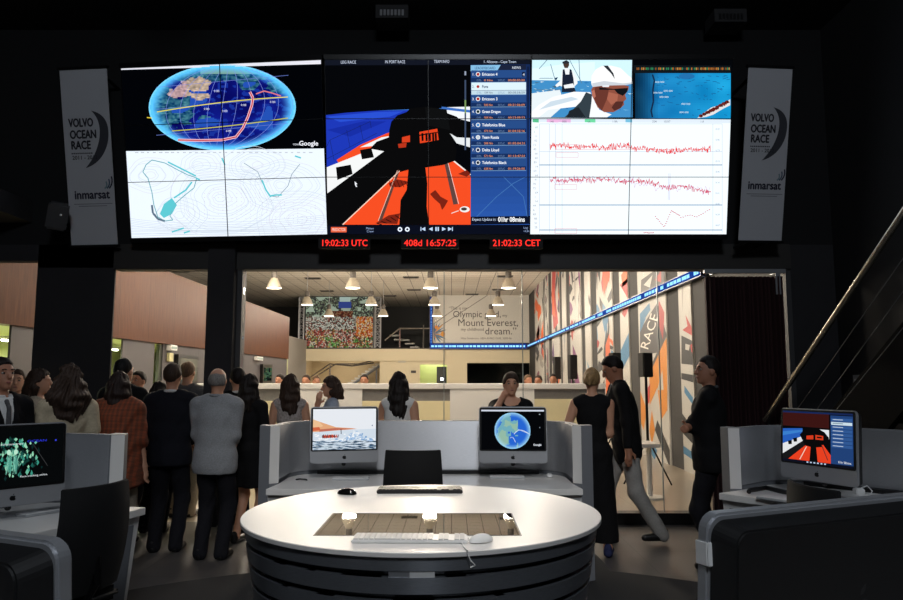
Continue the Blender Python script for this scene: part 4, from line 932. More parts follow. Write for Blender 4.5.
a, b = at(738.5, 240.5, 8.0), at(781.5, 241, 8.05); U = b-a; wd = U.length; U.normalize(); V = Matrix.Rotation(math.atan2(U.y, U.x), 3, 'Z') @ VV0
hh = plane_conv(a, U, V)(746, 67)[1]
banner(a, U, V, wd, hh, 'grey sail race banner hanging right of the video wall', 1, 1, 1)
# red LED clocks under the wall
led = emat('red led glow', (255, 40, 36), 1.6, False)
for (px0, px1, s, lab) in ((318, 370, '19:02:33 UTC', 'left red LED clock under the video wall, reading UTC time'), (401, 459, '408d 16:57:25', 'middle red LED clock under the video wall, counting days'), (490, 543, '21:02:33 CET', 'right red LED clock under the video wall, reading CET time')):
    a, b = at(px0, 248, 7.96), at(px1, 237.5, 7.96); t = thing('led_clock', (a.x, 7.96, a.z), 0, lab, 'clock', 'red LED clocks'); wd, hh = b.x-a.x, b.z-a.z
    MB().b2((0, .005, 0), (wd, .09, hh)).build('housing', rubber, t, .004)
    for q in (.3, .66): MB().b2((wd*q, .05, hh), (wd*(q+.04), .07, hh+.02)).build('bracket', satin_black, t)
    A = Art(); A.text(s, wd*.05, hh*.2, hh*.86, (255, 48, 40), 1, wd*.9, 0, .012, 1); A.build('digits', attr_emit('led digits', 1.5, False), (0, .003, 0), (1, 0, 0), (0, 0, 1), (0, -1, 0), t)
# ceiling vents and small loudspeaker near the wall
for px, py, lab in ((392, 12, 'square air vent on the dark ceiling above the video wall'), (730, 16, 'dim flat air vent on the ceiling near the right banner')):
    p = atz(px, py, 5.92); t = thing('ceiling_air_vent', (p.x, p.y, 5.9), 0, lab, 'vent'); m = MB().b2((-.19, -.02, -.06), (.19, .3, .1)); m.build('frame', mat('vent grey metal', (46, 46, 48), .7), t)
    m = MB()
    for k in range(7): m.box((-.125+k*.042, -.026, .0), (.026, .01, .07))
    m.build('louvres', alu if px < 500 else black, t)
p = at(57.5, 216, 7.9); t = thing('wall_loudspeaker', (p.x, 7.9, p.z), R_(28), 'small black loudspeaker with a white dot beside the left banner', 'speaker')
rt = Matrix.Rotation(R_(18), 3, 'X') @ Matrix.Rotation(R_(6), 3, 'Y')
MB().box((0, 0, 0), (.21, .2, .3), rt).build('cabinet', mat('charcoal plastic', (52, 52, 54), .5), t, .02); MB().ball(rt @ Vector((.03, -.105, .03)), .012).build('badge', white_pl, t)
MB().tube([rt @ Vector((0, .08, 0)), (.1, .66, .02)], .018, 8).build('bracket', satin_black, t)
# housing for the added fill flood behind the camera
l = Vector((.35, -2.3, 5.6)); q = (Vector((-.6, 7, 2.6))-l).to_track_quat('Z', 'Y').to_matrix()
t = thing('fill_flood_lamp', l, 0, 'added round fill lamp under the ceiling behind the camera position', 'lamp'); m = MB().lathe([(.57, .01), (.6, .01), (.6, -.03), (.45, -.12), (0, -.14), (0, -.02), (.57, -.02)], 40)
m.v = [tuple(q @ Vector(p)) for p in m.v]; m.build('housing', satin_black, t, smooth=True); MB().tube([q @ Vector((0, 0, -.13)), (0, -.1, .4)], .03, 8).build('mount', satin_black, t)
# ceiling spotlight housings
for i, (l, e, c, tg, s) in enumerate(SPOTS):
    t = thing('ceiling_spotlight', l, 0, ['black ceiling spotlight aimed at the round table', 'black ceiling spotlight behind the camera position', 'black ceiling spotlight over the left console', 'black ceiling spotlight over the right console', 'black ceiling spotlight over the standing group at left'][i], 'spotlight')
    q = (Vector(tg)-Vector(l)).to_track_quat('Z', 'Y').to_matrix(); m = MB().lathe([(.13, .06), (.135, .06), (.135, -.04), (.05, -.08), (0, -.08), (.0, -.07), (.05, -.07), (.125, -.03)], 20)
    m.v = [tuple(q @ Vector(p)) for p in m.v]; m.build('housing', satin_black, t, smooth=True); MB().tube([(0, 0, .06), (0, 0, .1)], .03, 8).build('mount', satin_black, t)

# =================================================================== FURNITURE ON THE PLATFORM
# ---- round control table
TX, TY, TR, TT = -.14, 3.54, .845, 1.04
t = thing('control_table', (TX, TY, PZ), 0, 'round white topped control table with steel banded drum in the foreground', 'table')
H = TT-PZ
def rad(z): return TR-.012-(H-z)*.165
MB().lathe([(0, H-.022), (TR-.006, H-.022), (TR, H-.018), (TR, H-.003), (TR-.003, H), (0, H)], 128).build('table_top', mat('satin white laminate', (228, 226, 222), .34, 0, .5), t, smooth=True)
MB().lathe([(0, 0), (rad(0)-.035, 0), (rad(H)-.035, H-.02), (0, H-.02)], 96).build('core', satin_black, t, smooth=True)
z = H-.023
for k in range(10):
    hgt = .05 if k == 0 else .062
    if z-hgt < 0: hgt = z-.001
    if hgt < .02: break
    MB().lathe([(rad(z)-.03, z), (rad(z), z), (rad(z-hgt), z-hgt), (rad(z-hgt)-.03, z-hgt)], 128).build('steel_band', steel_dark, t, smooth=True)
    if k == 0:
        zg = z-hgt
        for a0, a1, m_ in ((-96.5, -91, alu), (-91, -84.5, white_pl)):
            MB().lathe([(rad(zg)-.03, zg), (rad(zg)-.004, zg), (rad(zg-.024)-.004, zg-.024), (rad(zg-.024)-.03, zg-.024)], 10, a0=R_(a0), a1=R_(a1)).build('gap_plate', m_, t)
    z -= hgt+.024
c = [atz(313, 536, TT), atz(519, 535, TT), atz(511.5, 513.3, TT), atz(334.5, 514, TT)]
x0, x1, y0_, y1_ = (c[0].x+c[3].x)/2, (c[1].x+c[2].x)/2, (c[0].y+c[1].y)/2, (c[2].y+c[3].y)/2
scr = mat('dark screen glass', (22, 22, 22), .015, 0, 1.0); scr.node_tree.nodes['Principled BSDF'].inputs['IOR'].default_value = 2.1
g0 = MB().b2((x0-TX, y0_-TY, H-.001), (x1-TX, y1_-TY, H+.0017)); g0.v = [(x, y, z-(.0014 if z > H and y > (y0_+y1_)/2-TY else 0)) for x, y, z in g0.v]; g0.build('inset_screen', scr, t)
fr = MB(); e = .006
for a, b in (((x0-e, y0_-e), (x1+e, y0_)), ((x0-e, y1_), (x1+e, y1_+e)), ((x0-e, y0_), (x0, y1_)), ((x1, y0_), (x1+e, y1_))): fr.b2((a[0]-TX, a[1]-TY, H-.001), (b[0]-TX, b[1]-TY, H+.0015))
fr.build('screen_frame', satin_black, t)

# ---- keyboards and mice
def keyboard(loc, rz, wd, dp, kc, bc, lab, bm, km, cut=True):
    t = thing('keyboard', loc, rz, lab, 'keyboard')
    h = .014 if cut else .02
    MB().b2((-wd/2, -dp/2, 0), (wd/2, dp/2, h)).build('case', bm, t, .004)
    m = MB(); n = 15 if wd < .3 else 21; g = wd*.96/n; rows_ = 6; gy = dp*.9/rows_
    for j in range(rows_):
        for i in range(n):
            if j == 0 and 3 < i < 9:
                if i == 4: m.b2((-wd*.48+i*g, -dp*.45+j*gy, h), (-wd*.48+(i+5)*g-.002, -dp*.45+(j+1)*gy-.003, h+.005))
                continue
            if n == 21 and i in (15, 18) : continue
            m.b2((-wd*.48+i*g, -dp*.45+j*gy, h), (-wd*.48+(i+1)*g-.0025, -dp*.45+(j+1)*gy-.003, h+.005))
    m.build('keys', km, t)
    if cut is False: MB().b2((-wd/2+.02, dp/2-.022, h), (wd/2-.02, dp/2-.004, h+.003)).build('media_bar', mat('grey key strip', (90, 90, 92), .4), t)
    return t
def mouse(loc, rz, L, m1, lab, wheel=True):
    t = thing('computer_mouse', loc, rz, lab, 'mouse')
    MB().ball((0, 0, .004), (L*.29, L*.5, L*.27), 24, 16, 0).build('shell', m1, t, smooth=True)
    if wheel: MB().ball((0, L*.28, L*.235), (L*.035, L*.05, L*.035), 10, 8).build('scroll_wheel', gray_lam, t, smooth='all')
    return t
def cable(name, pts, r, m, lab): return tag(MB().tube(pts, r, 6).build(name, m, smooth=True), lab, 'cable')
a, b = atz(410, 540.5, TT), atz(420, 492, TT)
keyboard((a.x, a.y, TT), R_(-1), .45, .115, 0, 0, 'white full size keyboard lying along the near edge of the table screen', white_pl, mat('white keys', (206, 206, 204), .4))
keyboard((b.x, b.y, TT), R_(1), .475, .13, 0, 0, 'black keyboard at the far side of the round table', black, mat('black keys', (30, 30, 32), .35), False)
p = atz(481, 542, TT); mouse((p.x, p.y, TT), R_(-60), .105, mat('glossy white plastic', (236, 236, 234), .12), 'white mouse beside the white keyboard on the round table')
q = atz(347, 494.5, TT); mouse((q.x, q.y, TT), R_(70), .115, mat('glossy black plastic', (10, 10, 10), .08), 'glossy black mouse on the far left of the round table')
edge = Vector((.07, -TR*.995, 0))
cb_ = [(p.x-.05, p.y-.01, TT+.006), (p.x-.075, p.y-.03, TT+.004), (p.x-.07, p.y-.09, TT+.004), (p.x-.055, p.y-.16, TT+.004)]
ang = math.atan2(cb_[-1][1]-TY, cb_[-1][0]-TX); ex, ey = TX+TR*math.cos(ang)*1.004, TY+TR*math.sin(ang)*1.004
cb_ += [(ex-.005, ey+.02, TT+.004), (ex, ey-.004, TT-.005), (ex+.012, ey-.006, TT-.03), (ex+.03, ey+.0, TT-.05), (ex+.012, ey+.004, TT-.058)]
cable('mouse_cable', cb_, .0025, white_pl, 'thin white mouse cable hanging over the round table edge')
cable('keyboard_cable', [(p.x-.1, p.y+.03, TT+.005), (p.x-.08, p.y+.045, TT+.005), (p.x-.06, p.y+.035, TT+.005), (p.x-.045, p.y+.04, TT+.005)], .0025, white_pl, 'short white cable curled between white keyboard and white mouse')

# ---- curved consoles
DT = .87                                              # desk top height
def console(C, rz, W, lab, cat='console'):
    """user sits at local -y; C is the middle of the back wall"""
    t = thing('console_desk', (C[0], C[1], PZ), rz, lab, cat)
    h0, h1 = DT-PZ, 1.313-PZ; hw = W/2; D = .60; rr = .28
    # plan line of the inner steel skin: wing, rounded corner, back, rounded corner, wing
    path = [(-hw-.0, -D)]
    path += [(-hw+rr-rr*math.cos(a), -rr+rr*math.sin(a)) for a in [math.pi/2*k/8 for k in range(9)]]
    path += [(hw-rr+rr*math.sin(a), -rr+rr*math.cos(a)) for a in [math.pi/2*k/8 for k in range(9)]]
    path += [(hw, -D)]
    def skin(off0, off1, z0, z1, nm, m_):
        mb = MB(); P0, P1 = [], []
        for i, p in enumerate(path):
            a = Vector(path[max(i-1, 0)]); b = Vector(path[min(i+1, len(path)-1)]); d = (b-a).normalized(); nrm = Vector((-d.y, d.x))
            P0.append(Vector(p)+nrm*off0); P1.append(Vector(p)+nrm*off1)
        n = len(path); vs_ = [(q.x, q.y, z_) for z_ in (z0, z1) for q in P0+P1]
        F = []
        for i in range(n-1):
            F += [(i, i+1, 2*n+i+1, 2*n+i), (n+i, 3*n+i, 3*n+i+1, n+i+1), (2*n+i, 2*n+i+1, 3*n+i+1, 3*n+i), (i, n+i, n+i+1, i+1)]
        F += [(0, 2*n, 3*n, n), (n-1, 2*n-1, 4*n-1, 3*n-1)]
        return mb.add(vs_, F).build(nm, m_, t, smooth=True)
    skin(0, .012, h0+.03, h1-.004, 'steel_lining', steel)
    skin(.012, .06, 0, h1, 'outer_shell', gray_lam)
    for s in (-1, 1):
        ps = [(s*hw, -D+.002), (s*(hw-.005), -D-.02), (s*(hw+.055), -D-.07), (s*(hw+.15), -D-.01), (s*(hw+.15), -D+.09), (s*(hw+.06), -D+.06), (s*(hw+.06), -D+.002)]
        m = MB(); m.prism(ps, 0, h1); m.build('end_post', gray_lam, t, .002)
        f = MB(); f.prism([(s*(hw-.007), -D-.019), (s*(hw+.052), -D-.0725), (s*(hw+.054), -D-.069), (s*(hw-.004), -D-.016)], h0+.005, h1-.002); f.build('end_post_face', white_lam, t)
    top = [(-hw-.02, -D-.29), (-hw+.1, -D-.30), (0, -D-.27), (hw-.1, -D-.30), (hw+.02, -D-.29)]
    inner = [(x, y) for x, y in path[::-1]]
    poly = top+[(hw-.006, -D-.03)]+[(x*(1-.004/hw), y-.003) for x, y in inner[1:-1]]+[(-hw+.006, -D-.03)]
    MB().prism(poly, h0-.045, h0).build('desk_top', white_lam, t, .003)
    MB().prism([(x, y+.001) for x, y in [(-hw+.2, -.06), (hw-.2, -.06), (hw-.2, -.05), (-hw+.2, -.05)]], h0, h0+.03).build('cable_slot', satin_black, t)
    m = MB()
    for s in (-1, 1):                                 # tapered pedestals with grey front panels
        a = [(s*(hw+.02), -D-.25), (s*(hw-.26), -D-.25), (s*(hw-.26), -.25), (s*(hw-.005), -.25)]
        b = [(s*(hw-.03), -D-.2), (s*(hw-.22), -D-.2), (s*(hw-.22), -.25), (s*(hw-.02), -.25)]
        k = MB().prism(b, 0, h0-.046, a).build('pedestal', white_lam, t, .003)
        MB().add([(s*(hw-.06), -D-.216, .07), (s*(hw-.19), -D-.216, .07), (s*(hw-.215), -D-.2535, h0-.1), (s*(hw-.035), -D-.2535, h0-.1),
                  (s*(hw-.06), -D-.2, .07), (s*(hw-.19), -D-.2, .07), (s*(hw-.215), -D-.24, h0-.1), (s*(hw-.035), -D-.24, h0-.1)], [(0, 1, 2, 3), (7, 6, 5, 4), (0, 4, 5, 1), (1, 5, 6, 2), (2, 6, 7, 3), (3, 7, 4, 0)]).build('front_panel', gray_lam, k)
    return t
CC = (-.198, 6.24); console(CC, 0, 2.28, 'curved white and steel console facing the camera behind the round table')
CL_ = (-3.11, 3.81); console(CL_, R_(72), 2.2, 'curved console at the left edge holding the green picture screen')
CR_ = (3.33, 4.83); console(CR_, R_(-50), 2.33, 'curved console on the right below the stair rail')
CN_ = (.0, .84); console(CN_, R_(180), 2.7, 'nearest console, at the camera, carrying two screens seen from behind')

# ---- desktop computers
APPLE = None
def apple_art(A, x, y, s, c, lay):
    pts = []
    for k in range(40):
        a = 2*math.pi*k/40; r_ = .46+.05*math.cos(2*a)
        px, py = r_*math.cos(a)*.95, r_*math.sin(a)
        if abs(px) < .12 and py > 0: py -= .07*(1-abs(px)/.12)
        if abs(px) < .1 and py < 0: py += .05*(1-abs(px)/.1)
        d = math.hypot(px-.56, py-.06)
        if d < .24: px, py = .56+(px-.56)*.24/d, .06+(py-.06)*.24/d; px = min(px, .56-.24*abs(math.cos(math.asin(max(-1, min(1, (py-.06)/.24))))))
        pts.append((x+px*s, y+py*s))
    A.poly(pts, c, lay)
    A.poly([(x+.0*s, y+.48*s), (x+.04*s, y+.62*s), (x+.16*s, y+.72*s), (x+.2*s, y+.72*s), (x+.18*s, y+.6*s), (x+.1*s, y+.51*s)], c, lay)
def rrect(w_, h_, r_, n=6):
    return [(cx+r_*math.cos(a0+math.pi/2*k/n), cy+r_*math.sin(a0+math.pi/2*k/n)) for cx, cy, a0 in ((w_/2-r_, h_-r_, 0), (-w_/2+r_, h_-r_, math.pi/2), (-w_/2+r_, r_, math.pi), (w_/2-r_, r_, 1.5*math.pi)) for k in range(n+1)]
def imac(loc, rz, wd, lab, draw=None, tilt=-4, arm=None, drop=0):
    t = thing('desktop_computer', loc, rz, lab, 'computer'); hh = wd*.82; z0 = wd*.225-drop
    T = Matrix.Rotation(R_(tilt), 3, 'X'); piv = Vector((0, 0, z0+hh*.45))
    def tr(p): return T @ (Vector(p)-piv)+piv
    def slab(poly, ya, yb, nm, m_, bev=0, sc=1):
        n = len(poly); vs_ = [tr((x, ya, z0+z)) for x, z in poly]+[tr((x*sc, yb, z0+hh/2+(z-hh/2)*sc)) for x, z in poly]
        return MB().add(vs_, [list(range(n)), list(range(n, 2*n))[::-1]]+[(i, n+i, n+(i+1) % n, (i+1) % n) for i in range(n)]).build(nm, m_, t, bev)
    slab(rrect(wd, hh, .028), -.026, -.002, 'body', alu, .004)
    bk = slab(rrect(wd-.008, hh-.008, .026), -.002, .045, 'back_shell', mat('matt black back', (20, 20, 21), .55), .003, .965)
    chin = wd*.175; bz_h = hh-chin
    b = MB(); P = rrect(wd-.012, bz_h-.008, .014); n = len(P)
    b.add([tr((x, -.0265, z0+chin+z)) for x, z in P]+[tr((x, -.0285, z0+chin+z)) for x, z in P], [list(range(n))[::-1], list(range(n, 2*n))]+[(i, (i+1) % n, n+(i+1) % n, n+i) for i in range(n)])
    b.build('bezel', satin_black, t)
    sw, sh = wd*.925, wd*.59; zs = z0+chin+(bz_h-.008-sh)/2
    A = Art(lambda x, y: (x*sw-sw/2, (1-y)*sh)); A.w, A.h = sw, sh
    if draw:
        draw(A); A = A.clip(-sw/2, 0, sw/2, sh)
        A.build('display', attr_emit('computer screen glow', .95), tr((0, -.0295, zs)), (1, 0, 0), T @ Vector((0, 0, 1)), T @ Vector((0, -1, 0)), t, .00015)
    else:
        MB().add([tr((x, -.029, zs+z)) for x, z in ((-sw/2, 0), (sw/2, 0), (sw/2, sh), (-sw/2, sh))], [(0, 1, 2, 3)]).build('display', mat('dark display', (8, 8, 9), .1), t)
    A = Art(); apple_art(A, 0, 0, wd*.062, (18, 18, 20), 0)
    A.build('emblem', attr_print('emblem print', .3), tr((0, -.0266, z0+chin*.46)), (1, 0, 0), T @ Vector((0, 0, 1)), T @ Vector((0, -1, 0)), t)
    A = Art(); apple_art(A, 0, 0, wd*.13, (46, 46, 48), 0)
    A.build('back_emblem', attr_print('emblem print', .3), tr((0, .0455, z0+hh*.62)), (-1, 0, 0), T @ Vector((0, 0, 1)), T @ Vector((0, 1, 0)), t)
    if arm:                                            # black arm back to the console wall
        q = Matrix.Rotation(-rz, 3, 'Z') @ Vector((arm[0], arm[1], 0)); c0 = Vector((0, .035, z0+hh*.33))
        MB().tube([c0, c0+Vector((0, .05, -.01)), c0+Vector((q.x*.96, q.y*.96, -.03))], .022, 10).build('mount_arm', satin_black, t, smooth=True)
        e = c0+q+Vector((0, 0, -.03)); qn = q.normalized(); MB().tube([e-qn*.03, e-qn*.006], .055, 16).build('mount_plate', satin_black, t)
        MB().ball((0, .03, z0-.012), .018, 12, 8).build('adjusting_knob', satin_black, t, smooth='all')
    else:
        MB().add([(x, y, z) for z, ys in ((z0+hh*.42, (.045, .062)), (.006, (.10, .115))) for x in (-wd*.2, wd*.2) for y in ys], [(0, 1, 3, 2), (4, 6, 7, 5), (0, 4, 5, 1), (2, 3, 7, 6), (0, 2, 6, 4), (1, 5, 7, 3)]).build('stand_neck', alu, t, .003)
        MB().b2((-wd*.2, -.085, 0), (wd*.2, .115, .008)).build('stand_foot', alu, t, .003)
    return t
def scr_boat(A):
    A.rect(0, 0, 1, 1, (236, 240, 246), 0); A.poly([(0, .55), (1, .5), (1, 1), (0, 1)], (214, 226, 238), 1)
    A.poly([(0, .25), (.12, .32), (.36, .45), (.62, .48), (.7, .5), (.3, .54), (.1, .56), (0, .56)], (232, 172, 128), 2); A.poly([(0, .25), (.1, .31), (.16, .42), (.06, .47), (0, .45)], (242, 196, 150), 3); A.poly([(.1, .5), (.36, .47), (.7, .5), (.4, .52), (.1, .56)], (196, 112, 92), 3)
    A.poly([(.0, .45), (.1, .44), (.12, .52), (0, .54)], (214, 104, 70), 4)
    for k in range(9): A.poly([(.14+k*.03, .66+.02*math.sin(k)), (.17+k*.03, .62), (.2+k*.025, .7), (.15+k*.03, .72)], (206, 80, 60) if k % 2 else (120, 60, 60), 6)
    A.line([(.44, .5), (.445, .62)], .012, (50, 50, 70), 6); r = random.Random(2)
    for k in range(160):
        x, y = r.random(), r.uniform(.78, 1); A.poly([(x-.05, y), (x, y-.012), (x+.06, y+.004), (x, y+.012)], r.choice([(60, 90, 120), (120, 146, 170), (40, 66, 90), (190, 206, 218)]), 3+k % 3)
    for k in range(120):
        x = r.gauss(.7, .14); y = .74-.2*math.exp(-((x-.68)/.12)**2)*r.random()+r.uniform(-.02, .06); A.ell(x, y, r.uniform(.01, .035), r.uniform(.01, .03), r.choice([(250, 252, 255), (226, 236, 246), (170, 200, 232), (130, 170, 214)]), 6+k % 3, 8)
    for k in range(40): A.ell(r.uniform(0, .5), r.uniform(.62, .78), r.uniform(.01, .04), .012, r.choice([(250, 252, 255), (210, 222, 236)]), 5, 8)
    A.ell(.94, .42, .008, .02, (90, 110, 140), 6, 8)
def scr_globe(A):
    A.rect(0, 0, 1, 1, (6, 7, 10), 0); A.rect(0, .02, 1, .06, (210, 216, 230), 1)
    rx = .285; ry = rx*A.w/A.h; cx, cy = .495, .535
    A.ell(cx, cy, rx, ry, (130, 200, 240), 1, 48); st = .016
    for j in range(-int(ry/st)-1, int(ry/st)+2):
        for i in range(-int(rx/st)-1, int(rx/st)+2):
            u, v = i*st/rx, j*st*1/ry; rr = u*u+v*v
            if rr > .98: continue
            n = noise.noise(Vector((u*1.7+3.1, v*1.7, .3)))+.35*noise.noise(Vector((u*5, v*5, 1)))
            c = (Vector((150, 190, 170)) if n > .22 else Vector((116, 176, 190))) if (n > .02 and u < .3) or (u < -.1 and v < .3 and n > -.25) else Vector((40, 104, 214))
            c = c.lerp(Vector((170, 220, 245)), min(1, max(0, (rr-.55)/.45)))
            x, y = cx+i*st, cy+j*st; A.rect(x-st/2, y-st/2, x+st/2, y+st/2, tuple(c), 2)
    A.line(qb((.52, .62), (.6, .42), (.76, .62)), .012, (226, 236, 250), 4); A.line(qb((.58, .5), (.68, .56), (.77, .62)), .01, (200, 220, 250), 4); A.line(qb((.46, .72), (.5, .64), (.54, .82)), .01, (210, 226, 250), 4)
    A.text('Google', .82, .9, .07, (230, 234, 244), 4, .13, 0, .02, -1); A.rect(.92, .12, .94, .14, (180, 190, 200), 3); A.rect(.92, .44, .935, .47, (120, 130, 140), 3)
def scr_green(A):
    A.rect(0, 0, 1, 1, (7, 9, 10), 0); r = random.Random(6)
    for k in range(170):
        x, y = r.gauss(.52, .1), r.gauss(.52, .16)
        if .2 < y < .86: A.poly([(x, y-r.uniform(.02, .07)), (x+r.uniform(.008, .025), y), (x, y+r.uniform(.02, .06)), (x-r.uniform(.006, .02), y)], r.choice([(20, 60, 54), (30, 96, 86), (60, 150, 130), (110, 190, 160), (14, 40, 40), (150, 214, 180)]), 1+k % 5)
    for x in (.44, .51):
        A.ell(x, .42, .02, .045, (190, 236, 210), 7, 14)
        for k in range(12): A.poly([(x+r.uniform(-.03, .03), .47), (x+r.uniform(-.03, .03), .6), (x+r.uniform(-.04, .04), .8)], r.choice([(90, 170, 150), (60, 130, 116), (140, 206, 180)]), 6)
    A.text('www.volvooceanrace', .28, .3, .05, (226, 232, 236), 8, .3); A.text('Race tracking online', .56, .86, .045, (226, 232, 236), 8, .28); A.text('OCEAN', .62, .27, .055, (50, 60, 220), 8, .2); A.ell(.92, .26, .01, .016, (60, 70, 220), 8, 10); A.line([(.68, .3), (.84, .7)], .006, (60, 60, 62), 7)
def scr_helm(A):
    A.rect(0, 0, 1, 1, (8, 9, 12), 0); A.rect(0, 0, .68, .3, (60, 22, 20), 1); A.rect(0, 0, 1, .035, (24, 40, 84), 2)
    A.poly([(0, .36), (.3, .33), (.3, .6), (0, .72)], (40, 96, 190), 2); A.poly([(.5, .33), (.68, .33), (.68, .5), (.5, .42)], (230, 236, 240), 2); A.poly([(0, .42), (.3, .36), (.3, .4), (0, .5)], (60, 130, 210), 3)
    A.poly([(0, .66), (.34, .46), (.34, .56), (0, .86)], (232, 234, 236), 3); A.poly([(0, .86), (.34, .54), (.34, .68), (.06, .96), (0, .96)], (24, 24, 26), 4)
    A.poly([(.08, .96), (.34, .66), (.6, .62), (.7, .8), (.7, .96)], (236, 66, 34), 5); A.line([(.26, .94), (.36, .68)], .012, (246, 220, 200), 6); A.line([(.58, .64), (.66, .9)], .012, (90, 50, 46), 6)
    A.poly([(.26, .46), (.32, .36), (.42, .31), (.52, .31), (.62, .38), (.68, .48), (.66, .54), (.58, .52), (.58, .66), (.5, .68), (.52, .96), (.4, .96), (.42, .68), (.34, .66), (.3, .56)], (10, 10, 11), 7); A.poly([(.36, .47), (.46, .45), (.46, .53), (.36, .54)], (216, 60, 30), 8); A.poly([(.49, .44), (.6, .45), (.6, .53), (.49, .53)], (220, 64, 32), 8); A.rect(.51, .47, .58, .5, (14, 14, 15), 9)
    for q in ((.08, .6), (.16, .54)): A.poly([(q[0], q[1]), (q[0]+.06, q[1]-.02), (q[0]+.06, q[1]+.06), (q[0]+.01, q[1]+.07)], (12, 12, 13), 6)
    A.rect(.7, .05, 1, .96, (34, 66, 120), 2)
    for k in range(8): A.rect(.71, .1+k*.07, .99, .155+k*.07, (206, 226, 238) if k == 1 else (50, 90, 150), 3); A.line([(.73, .125+k*.07), (.87, .125+k*.07)], .012, (90, 110, 130) if k == 1 else (200, 214, 232), 4)
    A.text('01hr 08mins', .8, .93, .06, (245, 248, 252), 5, .17); A.rect(0, .955, 1, 1, (14, 18, 34), 8)
    for k in range(6): A.rect(.36+k*.05, .965, .385+k*.05, .99, (190, 210, 236), 9)
a, b = at(344, 460, 5.92), at(513, 460, 5.9)
imac((a.x, 5.92, DT), R_(13), .55, 'computer on the left of the facing console, showing a racing boat in spray', scr_boat, arm=(0, .30))
imac((b.x, 5.9, DT), R_(-4), .55, 'computer on the right of the facing console, showing a blue globe', scr_globe, arm=(0, .32))
imac((-2.53, 4.20, DT), R_(50), .565, 'computer at the left edge showing a green underwater picture on black', scr_green, arm=(-.38, .124), drop=.05)
imac((2.53, 5.0, DT), R_(-66), .60, 'computer on the right console showing the orange boat deck', scr_helm, arm=(.39, .324), drop=.035)
imac((.65, 1.27, DT+.0), R_(180+24), .565, 'nearest computer at lower right, seen from behind with a white sticker')
n1 = imac((-.76, 1.08, DT), R_(180-24), .565, 'black backed computer at the bottom left corner, seen from behind')
N_ = [o for o in bpy.data.objects if o.name == 'desktop_computer.004'][0]
MB().box((.2835, .0005, .53), (.003, .025, .036)).box((.2785, .0145, .53), (.012, .004, .036)).build('sticker', mat('white sticker', (232, 232, 230), .5), N_, .001)
# small things on the consoles
def on_desk(px, py): p = atz(px, py, DT); return (p.x, p.y, DT)
alu_key = mat('aluminium keyboard', (190, 192, 194), .4, .3)
keyboard(on_desk(351, 479.5), R_(3), .29, .115, 0, 0, 'small white keyboard under the boat picture computer', alu_key, white_pl)
keyboard(on_desk(507, 478), R_(-2), .29, .115, 0, 0, 'small white keyboard under the globe computer', alu_key, white_pl)
mouse(on_desk(549.5, 477), 0, .1, white_pl, 'small white mouse at the right end of the facing console')
q = on_desk(301, 480.5)
tag(MB().tube([(q[0]-.04, q[1], DT+.008), (q[0]-.015, q[1]+.03, DT+.008), (q[0]+.01, q[1]-.01, DT+.012), (q[0]+.035, q[1]+.01, DT+.008), (q[0]+.05, q[1]-.02, DT+.008)], .006, 6).build('charging_cable', black, smooth=True), 'short dark charging cable at the left end of the facing console', 'cable')
keyboard(on_desk(44, 513), R_(62), .29, .115, 0, 0, 'small white keyboard below the green picture screen', alu_key, white_pl)
keyboard(on_desk(781, 501), R_(-54), .29, .115, 0, 0, 'small white keyboard below the orange deck screen', alu_key, white_pl)
a, b, c = on_desk(749, 494), on_desk(768, 490.5), on_desk(789, 495)
tag(MB().tube([(a[0], a[1], DT+.016), (a[0]+.03, a[1]+.06, DT+.016), (b[0], b[1]+.03, DT+.016), (c[0]-.02, c[1]+.05, DT+.016), (c[0], c[1], DT+.016)], .016, 8).build('headset_band', black, smooth=True), 'black curved headset band lying on the right console', 'headset')
q = (2.85, 5.12, DT)
t = thing('power_adapter', q, 0, 'small white power adapter with cord behind the orange deck screen', 'adapter')
MB().box((0, 0, .02), (.06, .06, .04)).build('block', white_pl, t, .006); MB().tube([(0, 0, .035), (.05, -.02, .06), (.06, -.06, .03), (.02, -.1, .008), (-.06, -.1, .006)], .004, 6).build('cord', white_pl, t, smooth=True)
